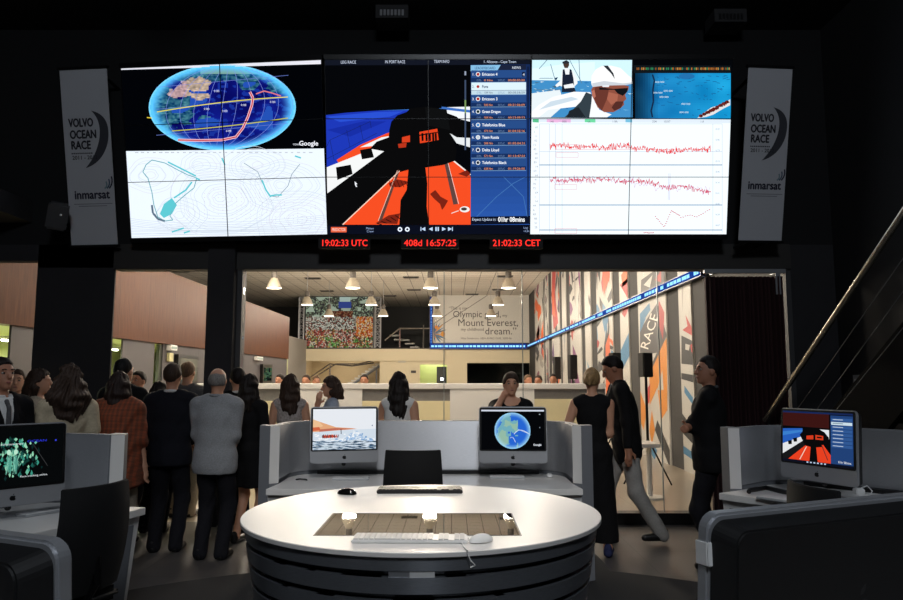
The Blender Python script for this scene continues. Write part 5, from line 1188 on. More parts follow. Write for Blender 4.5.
# ---- office chairs
def office_chair(loc, rz, lab, bw=.44):
    t = thing('office_chair', loc, rz, lab, 'chair', 'black mesh office chairs'); m = MB(); z1 = 1.165-PZ
    n, k = 9, 8; vs_ = []
    for sgn in (0, 1):
        for j in range(k+1):
            z = .50+(z1-.50)*j/k
            for i in range(n+1):
                x = (i/n-.5); wx = bw*(1-.10*(j/k)**2)
                vs_.append((x*wx, -.24+.10*(x*2)**2*.5-.05*math.sin(j/k*2.4)-.03*(j/k) + (.022 if sgn else 0), z))
    W1 = (n+1)*(k+1); F = []
    for j in range(k):
        for i in range(n):
            a = j*(n+1)+i; F += [(a, a+1, a+n+2, a+n+1), (W1+a, W1+a+n+1, W1+a+n+2, W1+a+1)]
    for i in range(n): F += [(i, W1+i, W1+i+1, i+1), (k*(n+1)+i, k*(n+1)+i+1, W1+k*(n+1)+i+1, W1+k*(n+1)+i)]
    for j in range(k):
        a = j*(n+1); b = a+n; F += [(a, a+n+1, W1+a+n+1, W1+a), (b, W1+b, W1+b+n+1, b+n+1)]
    m.add(vs_, F).build('backrest', fabric_black, t, .004, smooth=True)
    MB().box((0, .0, .455), (.46, .44, .07)).build('seat', fabric_black, t, .03, smooth=True, segs=4)
    MB().tube([(0, -.05, .42), (0, -.2, .44), (0, -.27, .55), (0, -.27, .68)], .02, 8).build('back_bracket', satin_black, t, smooth=True)
    for s in (-1, 1):
        MB().tube([(s*.2, -.02, .43), (s*.27, -.02, .44), (s*.275, -.02, .64)], .014, 8).build('armrest_post', satin_black, t, smooth=True)
        MB().box((s*.275, .0, .65), (.06, .23, .028)).build('armrest', black, t, .012, smooth=True)
    MB().tube([(0, 0, .1), (0, 0, .42)], .026, 12).build('gas_column', satin_black, t)
    m = MB()
    for q in range(5):
        a = 2*math.pi*q/5+.3; m.tube([(0, 0, .11), (.27*math.cos(a), .27*math.sin(a), .075)], [.026, .017], 8)
    m.build('star_base', satin_black, t, smooth=True)
    for q in range(5):
        a = 2*math.pi*q/5+.3; x, y = .27*math.cos(a), .27*math.sin(a); MB().tube([(x-.02, y, .03), (x+.02, y, .03)], .03, 14).tube([(x, y, .03), (x, y, .08)], .01, 6).build('caster', rubber, t)
    return t
office_chair((-.275, 5.46, PZ), 0, 'black office chair between the round table and the facing console')
office_chair((-1.95, 3.62, PZ), R_(71), 'black office chair at the left console')
office_chair((1.98, 3.54, PZ), R_(-84), 'black office chair at the right console, behind the nearest screen')
# ---- staircase with cable railing on the right
SX = 3.45
t = thing('staircase', (SX, 7.6, 0), 0, 'dark staircase rising toward the camera on the right, with handrail and three cables', 'stairs')
def sp(px, py): p = atx(px, py, SX); return p-Vector((SX, 7.6, 0))
a, b = sp(765, 420), sp(903, 213); d = (b-a)/(b.y-a.y)
def on(p, y): return p+(y-p.y)*(b-a)/(b.y-a.y)
yend = -5.6
MB().tube([a, on(a, yend)], .028, 10).build('handrail', mat('polished rail', (196, 190, 176), .25, .9), t, smooth=True)
for (p, q) in (((800, 405.5), (903, 258.7)), ((820, 405.5), (903, 291.7)), ((840, 405.5), (903, 328))):
    u, v = sp(*p), sp(*q); e = u+(v-u)*((yend-u.y)/(v.y-u.y)); s0 = u+(v-u)*((a.y-.35-u.y)/(v.y-u.y)); MB().tube([s0, e], .0035, 6).build('cable', mat('steel cable', (120, 120, 124), .4, .7), t)
sl = (b.z-a.z)/(b.y-a.y)
low = a.z-1.0
for y in (a.y-.1, a.y-4.4):
    z = a.z+(y-a.y)*sl; MB().b2((-.008, y-.02, max(0, z-1.05)), (.008, y+.02, z)).build('post', satin_black, t)
m = MB()
for xx in (0.0, 1.08):
    m.add([(xx, a.y+.1, 0), (xx+.05, a.y+.1, 0), (xx, a.y+.1, max(.05, low+.2)), (xx+.05, a.y+.1, max(.05, low+.2)), (xx, yend, low+(yend-a.y)*sl-.1), (xx+.05, yend, low+(yend-a.y)*sl-.1), (xx, yend, low+(yend-a.y)*sl+.2), (xx+.05, yend, low+(yend-a.y)*sl+.2), (xx, a.y-.5, 0), (xx+.05, a.y-.5, 0)],
          [(0, 2, 3, 1), (2, 6, 7, 3), (6, 4, 5, 7), (4, 8, 9, 5), (8, 0, 1, 9), (0, 8, 4, 6, 2), (1, 3, 7, 5, 9)])
m.build('stringer', mat('matt black paint', (10, 10, 10), .95, 0, .05), t)
n = 16
for k in range(n):
    y = a.y-.05-k*.27; z = .17*(k+1); MB().b2((.05, y-.28, z-.04), (1.08, y, z)).build('tread', mat('dark tread', (12, 12, 12), .9, 0, .1), t)
p = atx(857, 382, XR); o = thing('light_switch', (XR, p.y, p.z), 0, 'pale light switch plate on the dark right wall', 'switch')
MB().box((-.006, 0, 0), (.012, .12, .16)).build('plate', mat('switch grey', (150, 150, 148), .5), o, .003); MB().box((-.014, 0, .0), (.008, .05, .07)).build('rocker', white_pl, o, .002)

# =================================================================== PEOPLE: one smooth surface per body, grown from round limbs; clothes and hair are children
def pts_grid(lo, hi, h):
    n = np.ceil((hi-lo)/h).astype(int)+1
    return n
def prim_d(P, p):
    if p[0] == 'c':
        a, b, ra, rb = p[1], p[2], p[3], p[4]; ab = b-a; l2 = float(ab @ ab)+1e-9
        t = np.clip(((P-a) @ ab)/l2, 0, 1); return np.linalg.norm(P-a-t[:, None]*ab, axis=1)-(ra+t*(rb-ra))
    c, r, Rm = p[1], p[2], p[3]; q = (P-c) if Rm is None else (P-c) @ Rm
    k0 = np.linalg.norm(q/r, axis=1); k1 = np.linalg.norm(q/(r*r), axis=1)+1e-9
    return k0*(k0-1)/k1
def smin(a, b, k):
    h = np.clip(.5+.5*(b-a)/k, 0, 1); return b*(1-h)+a*h-k*h*(1-h)
def field(P, prims, k, cuts, taper=None):
    d = np.full(len(P), 9.0)
    for p in prims:
        kk = p[5] if p[0] == 'c' and len(p) > 5 else (p[4] if p[0] == 'e' and len(p) > 4 else k)
        d = smin(d, prim_d(P, p), kk)
    if taper is not None: d = d+taper(P)
    for c in cuts: d = np.maximum(d, c(P))
    return d
def sdf_mesh(name, prims, h, k, m, parent, cuts=(), ripple=0, taper=None):
    los, his = [], []
    for p in prims:
        if p[0] == 'c': r = max(p[3], p[4]); los += [np.minimum(p[1], p[2])-r]; his += [np.maximum(p[1], p[2])+r]
        else: r = p[2].max(); los += [p[1]-r]; his += [p[1]+r]
    lo = np.min(los, 0)-3*h; hi = np.max(his, 0)+3*h; B = 16
    nb = np.ceil((hi-lo)/h/B).astype(int); n = nb*B+1; V = np.full(tuple(n), 1.0, dtype=np.float32)
    cen = [(p[1]+p[2])/2 if p[0] == 'c' else p[1] for p in prims]
    rad_ = [np.linalg.norm(p[2]-p[1])/2+max(p[3], p[4]) if p[0] == 'c' else p[2].max() for p in prims]
    cen = np.array(cen); rad_ = np.array(rad_); half = B*h*.87+.06
    for bi in range(nb[0]):
        for bj in range(nb[1]):
            for bk in range(nb[2]):
                o = lo+np.array([bi, bj, bk])*B*h; c = o+B*h/2
                sel = np.where(np.linalg.norm(cen-c, axis=1) < rad_+half)[0]
                if not len(sel): continue
                sub_ = [prims[i] for i in sel]
                d0 = field(c[None], sub_, k, ())[0]
                if d0 > half: continue
                if d0 < -half and not len(cuts): V[bi*B:bi*B+B+1, bj*B:bj*B+B+1, bk*B:bk*B+B+1] = -1; continue
                g = [o[i]+np.arange(B+1)*h for i in range(3)]
                P = np.stack(np.meshgrid(*g, indexing='ij'), -1).reshape(-1, 3)
                d = field(P, sub_, k, cuts, taper)
                if ripple < 0:            # hair: locks running down around the head
                    an = np.arctan2(P[:, 0]-cen[0][0], P[:, 1]-cen[0][1]); d = d-ripple*np.sin(an*13+7*np.sin(P[:, 2]*11+an*2))+ripple*.5*np.sin(an*29+P[:, 2]*40)
                elif ripple: d = d+ripple*np.sin(P[:, 2]*34+6*np.sin(P[:, 0]*9+P[:, 1]*7))*np.sin(P[:, 0]*16+P[:, 2]*8)
                V[bi*B:bi*B+B+1, bj*B:bj*B+B+1, bk*B:bk*B+B+1] = d.reshape(B+1, B+1, B+1)
    # surface nets
    s = V < 0; sh = tuple(x-1 for x in V.shape); cnt = np.zeros(sh, np.int8)
    for dx in (0, 1):
        for dy in (0, 1):
            for dz in (0, 1): cnt += s[dx:dx+sh[0], dy:dy+sh[1], dz:dz+sh[2]]
    act = np.argwhere((cnt > 0) & (cnt < 8))
    if not len(act): return None
    idx = np.full(sh, -1, np.int32); idx[tuple(act.T)] = np.arange(len(act))
    acc = np.zeros((len(act), 3)); num = np.zeros(len(act))
    C8 = [(x, y, z) for x in (0, 1) for y in (0, 1) for z in (0, 1)]
    vals = {c: V[act[:, 0]+c[0], act[:, 1]+c[1], act[:, 2]+c[2]] for c in C8}
    for c in C8:
        for ax in range(3):
            if c[ax]: continue
            d = list(c); d[ax] = 1; d = tuple(d); a, b = vals[c], vals[d]; cr = (a < 0) != (b < 0)
            t = np.where(cr, a/np.where(cr, a-b, 1), 0); p = np.array(c, float)[None].repeat(len(act), 0); p[:, ax] += t
            acc += p*cr[:, None]; num += cr
    verts = lo+(act+acc/num[:, None])*h; faces = []
    for ax in range(3):
        o1, o2 = [(1, 2), (2, 0), (0, 1)][ax]; sl = [slice(None)]*3; s2 = [slice(None)]*3; sl[ax] = slice(0, -1); s2[ax] = slice(1, None)
        cr = np.argwhere(s[tuple(sl)] != s[tuple(s2)]); cr = cr[(cr[:, o1] > 0) & (cr[:, o2] > 0) & (cr[:, o1] < sh[o1]) & (cr[:, o2] < sh[o2])]
        sg = s[tuple(cr.T)]; e1 = np.zeros(3, int); e1[o1] = 1; e2 = np.zeros(3, int); e2[o2] = 1
        q = np.stack([idx[tuple((cr-e1-e2).T)], idx[tuple((cr-e2).T)], idx[tuple(cr.T)], idx[tuple((cr-e1).T)]], 1)
        q[~sg] = q[~sg][:, ::-1]; faces.append(q)
    F = np.concatenate(faces); F = F[(F >= 0).all(1)]
    me = bpy.data.meshes.new(name); me.vertices.add(len(verts)); me.vertices.foreach_set('co', verts.astype(np.float32).ravel())
    me.loops.add(F.size); me.loops.foreach_set('vertex_index', F.astype(np.int32).ravel()); me.polygons.add(len(F))
    me.polygons.foreach_set('loop_start', np.arange(0, F.size, 4, dtype=np.int32)); me.polygons.foreach_set('loop_total', np.full(len(F), 4, np.int32))
    me.update(calc_edges=True); me.validate(); me.shade_smooth(); me.materials.append(m)
    o = bpy.data.objects.new(name, me); COL.objects.link(o)
    if parent is not None: o.parent = parent
    return o
A3 = lambda *v: np.array(v, float)
def C_(a, b, ra, rb, *k): return ('c', np.asarray(a, float), np.asarray(b, float), ra, rb)+k
def E_(c, r, R=None, *k): return ('e', np.asarray(c, float), np.asarray(r, float), R)+k
def rot_z(a): c, s = math.cos(a), math.sin(a); return np.array([[c, -s, 0], [s, c, 0], [0, 0, 1]])
def rot_x(a): c, s = math.cos(a), math.sin(a); return np.array([[1, 0, 0], [0, c, -s], [0, s, c]])
def xf(prims, R, piv):
    out = []
    for p in prims:
        if p[0] == 'c': out.append(('c', R @ (p[1]-piv)+piv, R @ (p[2]-piv)+piv)+p[3:])
        else: out.append(('e', R @ (p[1]-piv)+piv, p[2], R if p[3] is None else R @ p[3])+p[4:])
    return out
def ik(a, t, l1, l2, hint):
    a, t = np.asarray(a, float), np.asarray(t, float); d = t-a; L = min(np.linalg.norm(d), (l1+l2)*.999); u = d/np.linalg.norm(d)
    x = (l1*l1-l2*l2+L*L)/(2*L); y = math.sqrt(max(0, l1*l1-x*x)); h = np.asarray(hint, float); h = h-u*(h@u); h /= np.linalg.norm(h)+1e-9
    return a+u*x+h*y, a+u*L
SKIN = mat('skin', (196, 146, 118), .55); SKIN2 = mat('tanned skin', (168, 116, 90), .55)
def cloth(nm, rgb, amt=.18, sc=60): return mat(nm, rgb, .88, 0, .2, noise_scale=sc, noise_amt=amt)
HAIRM = {}
def hair_m(rgb): return mat('hair %d %d %d' % rgb, rgb, .62, 0, .25, noise_scale=55, noise_amt=.45, stretch=(3, 3, .5))
def person(lab, x, y, H, face, outfit, hair, sex='m', build=1.0, handL=None, handR=None, feetL=(.1, 0), feetR=(-.1, 0), head_yaw=0, head_pitch=0, lean=0, skin=None, eyes=False, z0=0, res=.011, name='person', lift=None):
    """face = heading in degrees (0 looks at the camera); local frame looks along -y, left hand on +x"""
    S = H/1.75; f = sex == 'f'; skin = skin or SKIN; t = thing(name, (x, y, z0), R_(face), lab, 'person')
    sw = (.165 if f else .19)*S*build**.5; b = build; hw = .088*S
    sc = lambda *v: A3(*v)*S
    hipz, kneez = .90*S, .49*S
    Rl = rot_x(lean)                                   # lean forward > 0 about the hips
    pv = A3(0, 0, hipz)
    tors = [E_(sc(0, .005, .955), sc(.165*b, .118*b, .12)), E_(sc(0, 0, 1.10), sc((.128 if f else .15)*b, .10*b, .16)), E_(sc(0, .0, 1.30), sc((.145 if f else .168)*b, .108*b, .17)),
            C_(A3(-sw*.78, .01, 1.43*S), A3(sw*.78, .01, 1.43*S), .056*S, .056*S), C_(A3(-sw*.4, .015, 1.46*S), A3(sw*.4, .015, 1.46*S), .052*S, .052*S)]
    if f: tors += [E_(sc(.065, -.085, 1.28), sc(.062, .055, .065)), E_(sc(-.065, -.085, 1.28), sc(.062, .055, .065))]
    tors = xf(tors, Rl, pv)
    nk = Rl @ (sc(0, .012, 1.47)-pv)+pv; hc = nk+sc(0, -.012, .185)-sc(0, .0, .0)+A3(0, -math.sin(lean)*.05, 0)
    neck = [C_(nk, hc+sc(0, .015, -.05), .056*S*(.88 if f else 1), .05*S*(.88 if f else 1))]
    k_ = (.95 if f else 1)*S
    head = [E_(hc+A3(0, .012, .012)*k_, A3(.075, .095, .098)*k_), E_(hc+A3(0, -.028, -.052)*k_, A3(.056, .062, .070)*k_), C_(hc+A3(0, -.088, .012)*k_, hc+A3(0, -.108, -.026)*k_, .009*k_, .0155*k_, .012),
            E_(hc+A3(0, -.084, -.062)*k_, A3(.024, .013, .011)*k_, None, .01), E_(hc+A3(0, -.072, -.098)*k_, A3(.026, .02, .02)*k_, None, .02), E_(hc+A3(0, -.072, .026)*k_, A3(.052, .018, .012)*k_, None, .015),
            E_(hc+A3(.076, .012, -.014)*k_, A3(.011, .024, .032)*k_, None, .008), E_(hc+A3(-.076, .012, -.014)*k_, A3(.011, .024, .032)*k_, None, .008)]
    RH = rot_z(R_(head_yaw)) @ rot_x(R_(head_pitch)) @ Rl; piv = hc+A3(0, .02, -.08)*S
    head = xf(head, RH, piv); HC = RH @ (hc-piv)+piv
    # arms
    arms = {}
    for s, hand in ((1, handL), (-1, handR)):
        sh = Rl @ (A3(s*sw, .01, 1.42*S)-pv)+pv
        if hand is None: hand = (s*(.24+.02*b), -.03, .80, (s*.3, 1, 0))
        tgt = A3(*hand[:3])*S; el, wr = ik(sh, tgt, .285*S, .25*S, hand[3] if len(hand) > 3 else (s*.4, 1, -.3))
        arms[s] = (sh, el, wr)
    legs = {}
    for s, ft in ((1, feetL), (-1, feetR)):
        hp = A3(s*hw, 0, hipz); lz = ft[2] if len(ft) > 2 else 0
        ak = A3(ft[0], ft[1]+.03, .085+lz)*S; kn, ak = ik(hp, ak, .43*S, .42*S, (s*.1, -1, 0)); legs[s] = (hp, kn, ak, ft[3] if len(ft) > 3 else 0)
    hands = []
    for s in (1, -1):
        sh, el, wr = arms[s]; d = (wr-el)/np.linalg.norm(wr-el); side = np.cross(d, A3(s, 0, 0)); side = side/(np.linalg.norm(side)+1e-6); nrm = np.cross(side, d)
        hands += [C_(wr, wr+d*.085*S, .026*S, .032*S)]
        for q, (off, L) in enumerate(((-.027, .066), (-.009, .078), (.009, .074), (.026, .058))):
            p0 = wr+d*.085*S+side*off*S; p1 = p0+d*L*.55*S-nrm*s*.004; p2 = p1+(d*.86-nrm*s*.5)*L*.5*S; hands += [C_(p0, p1, .0105*S, .009*S, .006), C_(p1, p2, .009*S, .0075*S, .006)]
        p0 = wr+d*.03*S-side*.026*S; p1 = p0+(d*.6-side*.75)*.045*S; hands += [C_(p0, p1, .0125*S, .011*S, .008), C_(p1, p1+d*.035*S, .011*S, .009*S, .006)]
    body = tors+neck+head+hands
    for s in (1, -1):
        sh, el, wr = arms[s]; body += [C_(sh, el, .05*S*b**.5, .040*S), C_(el, wr, .040*S, .027*S)]
        hp, kn, ak, tw = legs[s]; body += [C_(hp, kn, .085*S*b**.5, .056*S), C_(kn, ak, .054*S, .038*S), C_(ak, ak+A3(0, .02, -.04)*S, .036*S, .035*S)]
        fd = A3(-math.sin(tw)*0, -1, 0); body += [C_(ak+A3(0, .03, -.05)*S, ak+A3(s*.02, -.13, -.055)*S, .03*S, .028*S)]
    sdf_mesh('body', body, res, .03*S, skin, t)
    H_ = sc
    # ---- clothes
    infl = lambda ps, e: [(p[0], p[1], p[2], p[3]+e, p[4]+e)+p[5:] if p[0] == 'c' else ('e', p[1], p[2]+e)+p[3:] for p in ps]
    neckcut = lambda zc, dep=.02: (lambda P, c=nk: (.0+.075*S)-np.linalg.norm(P-(c+A3(0, -.02, zc)*S), axis=1))
    def sleeve(e0, e1, frac=1.0):
        out = []
        for s in (1, -1):
            sh, el, wr = arms[s]
            if frac <= .5: out += [C_(sh, sh+(el-sh)*frac*2, .05*S+e0, .044*S+e1)]
            else: out += [C_(sh, el, .05*S+e0, .042*S+e0), C_(el, el+(wr-el)*(frac-.5)*2, .042*S+e0, .030*S+e1)]
        return out
    for g in outfit:
        kind, m = g[0], g[1]; a = g[2] if len(g) > 2 else {}
        if kind in ('jacket', 'shirt', 'top', 'tee', 'dress'):
            e = {'jacket': .019, 'shirt': .013, 'top': .011, 'tee': .013, 'dress': .012}[kind]; ps = infl(tors, e)
            hem = a.get('hem', {'jacket': .80, 'shirt': .93, 'top': .90, 'tee': .90, 'dress': .45}[kind])*S
            if kind == 'jacket': ps += sleeve(.014, .018, .93)+[E_(sc(0, .01, .86), sc(.19*b, .135*b, .19)), E_(sc(0, .008, 1.1), sc(.17*b, .118*b, .34))]
            elif kind == 'shirt': ps += sleeve(.008, .006, a.get('sl', .96))
            elif kind == 'tee': ps += sleeve(.014, .018, a.get('sl', .3))
            if kind == 'dress':
                for s in (1, -1): ps += [C_(sc(s*.06, 0, .95), sc(s*a.get('w', .08), a.get('dy', 0), hem/S-.05), .12*S, a.get('r', .12)*S)]
                if a.get('sl'): ps += sleeve(.012, .014, a['sl'])
            nk0 = nk+A3(0, -.01, a.get('nz', .055))*S; nr = a.get('nr', .07)*S
            cuts = [lambda P, z=hem: z-P[:, 2], lambda P, c=nk0, r=nr: r-np.linalg.norm(P-c, axis=1), lambda P, z=(nk[2]+.06*S): P[:, 2]-z]
            if kind == 'jacket':
                cuts.append(lambda P: np.minimum(np.interp(((P-pv) @ Rl+pv)[:, 2]/S, [1.12, 1.16, 1.46, 1.6], [-.05, 0, .062, .075])*S-np.abs(P[:, 0]), -((P-pv) @ Rl+pv)[:, 1]-.03))
            o = sdf_mesh({'tee': 'short_sleeved_top', 'top': 'sleeveless_top'}.get(kind, kind), ps, res, .035*S, m, t, cuts, .0026)
            if kind == 'jacket' and (abs(face) < 100):
                for s in (1, -1):
                    sdf_mesh('lapel', xf([C_(sc(s*.012, -.132, 1.15), sc(s*.055, -.128, 1.32), .010*S, .017*S), C_(sc(s*.055, -.128, 1.32), sc(s*.07, -.055, 1.47), .017*S, .013*S)], Rl, pv), res*.8, .01, m, t)
        elif kind == 'collar':
            ps = []; n = 14; rr = .066*S
            for q in range(n):
                a0, a1 = math.pi*(-.5+.22)+2*math.pi*.89*q/n-.0, math.pi*(-.5+.22)+2*math.pi*.89*(q+1)/n
                p = lambda an: nk+A3(math.cos(an)*rr, math.sin(an)*rr*.9+.004, .028*S+.012*S*math.sin(an)); ps.append(C_(p(a0), p(a1), .015*S, .015*S))
            sdf_mesh('collar', ps, res*.8, .006, m, t)
        elif kind == 'trousers':
            ps = infl(tors[:1], .012)
            for s in (1, -1):
                hp, kn, ak, tw = legs[s]; ps += [C_(hp, kn, .092*S*b**.5, .074*S), C_(kn, ak+A3(0, .015, -.03)*S, .074*S, a.get('r', .064)*S)]
            sdf_mesh('trousers', ps, res, .03*S, m, t, [lambda P, z=1.03*S: P[:, 2]-z], .004)
        elif kind == 'shoes':
            for s in (1, -1):
                hp, kn, ak, tw = legs[s]; lz = ak[2]-.085*S; up = a.get('toe', 0) if s == a.get('side', 0) else 0
                heel, toe = ak+A3(0, .035, -.045)*S, ak+A3(s*.025, -.15, -.052+up)*S
                sdf_mesh('shoe', [C_(heel, toe, .042*S, .034*S), C_(heel+A3(0, -.02, .03)*S, heel+A3(0, .0, .05)*S, .038*S, .036*S)], res, .02*S, m, t, [lambda P, z=ak[2]-.083*S: z-P[:, 2]] if not up else ())
        elif kind == 'tie':
            ps = [C_(Rl @ (sc(0, -.085, 1.455)-pv)+pv, Rl @ (sc(0, -.118, 1.41)-pv)+pv, .017*S, .014*S), C_(Rl @ (sc(0, -.120, 1.41)-pv)+pv, Rl @ (sc(0, -.126, 1.12)-pv)+pv, .014*S, .026*S)]
            sdf_mesh('tie', ps, res*.8, .01, m, t)
        elif kind == 'shawl':
            ps = infl(tors, .03)+[C_(arms[s][0], arms[s][1]+A3(-s*.03, 0, 0), .075*S, .10*S) for s in (1, -1)]+[C_(sc(0, .03, 1.3), sc(0, .03, a.get('hem', .75)), .20*S, .27*S), C_(nk+A3(-.08, .02, -.02), nk+A3(.08, .02, -.02), .05, .05)]
            sdf_mesh('shawl', ps, res, .06*S, m, t, [lambda P, z=a.get('hem', .75)*S: z-P[:, 2]-.02*np.sin(P[:, 0]*30), lambda P, c=nk+A3(0, -.03, .07): .07-np.linalg.norm(P-c, axis=1)], .008)
        elif kind == 'bag':
            p = sc(*a['at']); o = MB().ball(p, (.15, .06, .11), 18, 12).build('handbag', m, t, smooth='all'); sh = arms[a.get('s', 1)][0]
            MB().tube([p+A3(-.06, 0, .09), sh+A3(0, -.05, .055), sh+A3(0, .04, .06), p+A3(.06, 0.02, .09)], .008, 6).build('bag_strap', m, t, smooth=True)
    # ---- hair (head frame)
    if hair:
        st, m = hair[0], hair[1]; g = lambda vx, vy, vz: RH @ (hc+A3(vx, vy, vz)*k_-piv)+piv
        cap = xf([E_(hc+A3(0, .016, .018)*k_, A3(.086, .106, .110)*k_)], RH, piv)
        iR = RH.T
        def loc(P): return ((P-piv) @ RH+piv-hc)/k_      # into head coordinates
        def facecut(P, low=.035):
            q = loc(P); yt = np.interp(q[:, 2], [-.4, -.06, -.03, .0, .02, .05, .068, .09], [low, low, .02, -.03, -.05, -.06, -.078, -.14])
            return (yt-q[:, 1])*.8
        def nape(z): return lambda P: z-loc(P)[:, 2]
        if st == 'short': sdf_mesh('hair', cap, res*.8, .02, m, t, [facecut, nape(-.10)], -.0022, lambda P: .020*np.clip((np.maximum(facecut(P), nape(-.10)(P))+.05)/.05, 0, 1))
        elif st == 'balding': sdf_mesh('hair', xf([E_(hc+A3(0, .018, .0)*k_, A3(.084, .10, .09)*k_)], RH, piv), res*.9, .02, m, t, [lambda P: (-(loc(P)[:, 1])+.0), nape(-.055), lambda P: loc(P)[:, 2]-.085+.0*P[:, 0]], .003)
        elif st in ('long', 'bob', 'wavy'):
            L = hair[2] if len(hair) > 2 else .28; r = random.Random(int(x*100)); ps = list(cap); wv = .05 if st == 'wavy' else .0
            for q in range(9):
                an = math.pi*(-.08+1.16*q/8); p0 = g(.07*math.cos(an), .02+.075*math.sin(an), .0); p1 = g(.085*math.cos(an)*(1+wv*5), .03+.085*math.sin(an)*(1+wv*4), -L*.5); p2 = g(.08*math.cos(an), .04+.09*math.sin(an), -L*(1+r.uniform(-.08, .08)))
                ps += [C_(p0, p1, .036*k_, (.034+wv*.5)*k_), C_(p1, p2, (.034+wv*.5)*k_, .02*k_)]
            sdf_mesh('hair', ps, res*.85, .02, m, t, [lambda P: facecut(P, -.03 if st != 'wavy' else -.06)], -(.006 if st != 'wavy' else .011))
        elif st == 'bun':
            sdf_mesh('hair', cap+[E_(g(0, .115, .03), A3(.045, .04, .05)*k_)]+[C_(g(0, .12, .0), g(0, .125, -.07), .028*k_, .014*k_)], res, .02, m, t, [facecut, nape(-.06)], .004)
    if eyes:
        for s in (1, -1):
            for (vy, r_, nm, mm) in ((-.074, A3(.016, .01, .0095), 'eye', mat('eye white', (150, 140, 132), .3)), ):
                c = RH @ (hc+A3(s*.031, vy, .006)*k_-piv)+piv; e = MB(); e.ball((0, 0, 0), tuple(r_*k_), 12, 8); e.v = [tuple(RH @ np.array(v)+c) for v in e.v]; ob = e.build(nm, mm, t, smooth='all')
                c2 = RH @ (hc+A3(s*.031, vy-.006, .006)*k_-piv)+piv; e = MB(); e.ball((0, 0, 0), .0075*k_, 10, 8); e.v = [tuple(np.array(v)+c2) for v in e.v]; e.build('iris', mat('iris dark', (36, 24, 18), .2), ob, smooth='all')
            e = MB().tube([(-.018*k_, .004, 0), (0, -.003, .005*k_), (.018*k_, .004, -.001)], .0038*k_, 6); c = RH @ (hc+A3(s*.032, -.088, .03)*k_-piv)+piv; e.v = [tuple(RH @ np.array(v)+c) for v in e.v]; e.build('eyebrow', hair[1] if hair else satin_black, t, smooth='all')
        e = MB().ball((0, 0, 0), (.021*k_, .006*k_, .0055*k_), 12, 8); c = RH @ (hc+A3(0, -.096, -.062)*k_-piv)+piv; e.v = [tuple(RH @ np.array(v)+c) for v in e.v]; e.build('lips', mat('lips', (150, 84, 76), .5), t, smooth='all')
    return t
navy = cloth('navy wool', (22, 23, 30)); blackw = cloth('black wool', (17, 17, 19)); darkt = cloth('dark trousers cloth', (24, 24, 29)); bshoe = mat('black leather', (14, 13, 13), .35)
gblaz = cloth('light grey blazer cloth', (142, 144, 147), .16, 90); wshirt = cloth('white cotton', (214, 214, 212), .06); creamt = cloth('cream cotton', (186, 172, 146), .12); beige = cloth('beige chino', (150, 140, 124), .1)
rust = mat('rust plaid wool', (180, 122, 96), .9, fn=plaid_fn); greyj = cloth('grey tweed', (84, 84, 86), .2); blued = cloth('pale blue cotton', (150, 160, 176), .1); sneaker = cloth('blue canvas', (44, 50, 84), .2)
DKH, BRH, BLH, GRH, LBH = hair_m((26, 20, 18)), hair_m((52, 38, 30)), hair_m((150, 122, 84)), hair_m((128, 124, 120)), hair_m((96, 74, 56))
def gx_(px, y, py=400): return at(px, py, y).x
SUIT = [('jacket', navy), ('trousers', darkt), ('shirt', wshirt), ('collar', wshirt), ('shoes', bshoe)]
BSUIT = [('jacket', blackw), ('trousers', darkt), ('shirt', wshirt), ('collar', wshirt), ('shoes', bshoe)]
def top_h(py, y): return at(451, py, y).z
# --- left group
person('man in dark suit and tie cut off by the left frame edge', gx_(0, 5.5), 5.5, top_h(361, 5.5), 62, BSUIT+[('tie', greyj)], ('short', DKH), eyes=True, skin=SKIN2)
person('smiling man in open white shirt and dark jacket at far left', gx_(14, 7.6), 7.6, top_h(372, 7.6), 8, BSUIT[:2]+[('shirt', wshirt), ('collar', wshirt), ('shoes', bshoe)], ('short', BRH), eyes=True, head_yaw=20)
person('fair haired woman half hidden behind the smiling man in the white shirt', gx_(25, 8.25), 8.2, top_h(379, 8.2), 200, [('shirt', creamt), ('trousers', darkt), ('shoes', bshoe)], ('bob', BLH, .2), 'f')
person('woman with big dark wavy hair in a cream short sleeved top', gx_(68, 6), 6.0, top_h(367, 6.0), 215, [('tee', creamt, {'sl': .34}), ('trousers', blackw), ('shoes', bshoe)], ('wavy', hair_m((56, 42, 34)), .34), 'f', 1.0)
person('woman in beige behind the big haired woman, her face peeping out at left', gx_(48, 6.9), 6.75, top_h(371, 6.75), 100, [('shirt', beige), ('trousers', darkt), ('shoes', bshoe)], ('bob', BRH, .14), 'f')
person('woman with dark bobbed hair wrapped in a rust plaid shawl', gx_(118, 6.6), 6.62, top_h(374, 6.6), 182, [('shawl', rust, {'hem': .72}), ('trousers', beige), ('shoes', bshoe)], ('bob', hair_m((40, 28, 24)), .2), 'f', 1.1)
person('tall dark haired man in black standing behind the rust shawl', gx_(123, 7.5), 7.5, top_h(361, 7.5), 170, BSUIT, ('short', hair_m((14, 13, 13))), build=1.1)
person('man in white shirt facing the camera beyond the rust shawl', gx_(137, 9.0), 9.0, top_h(373, 9.0), -14, [('shirt', wshirt), ('collar', wshirt), ('trousers', darkt), ('shoes', bshoe)], ('short', DKH), eyes=True, skin=SKIN2)
person('woman with short black hair glimpsed behind the navy suited man\'s left shoulder', gx_(159, 8.1), 8.1, top_h(383, 8.1), 185, [('shirt', blackw), ('trousers', darkt), ('shoes', bshoe)], ('bob', DKH, .12), 'f')
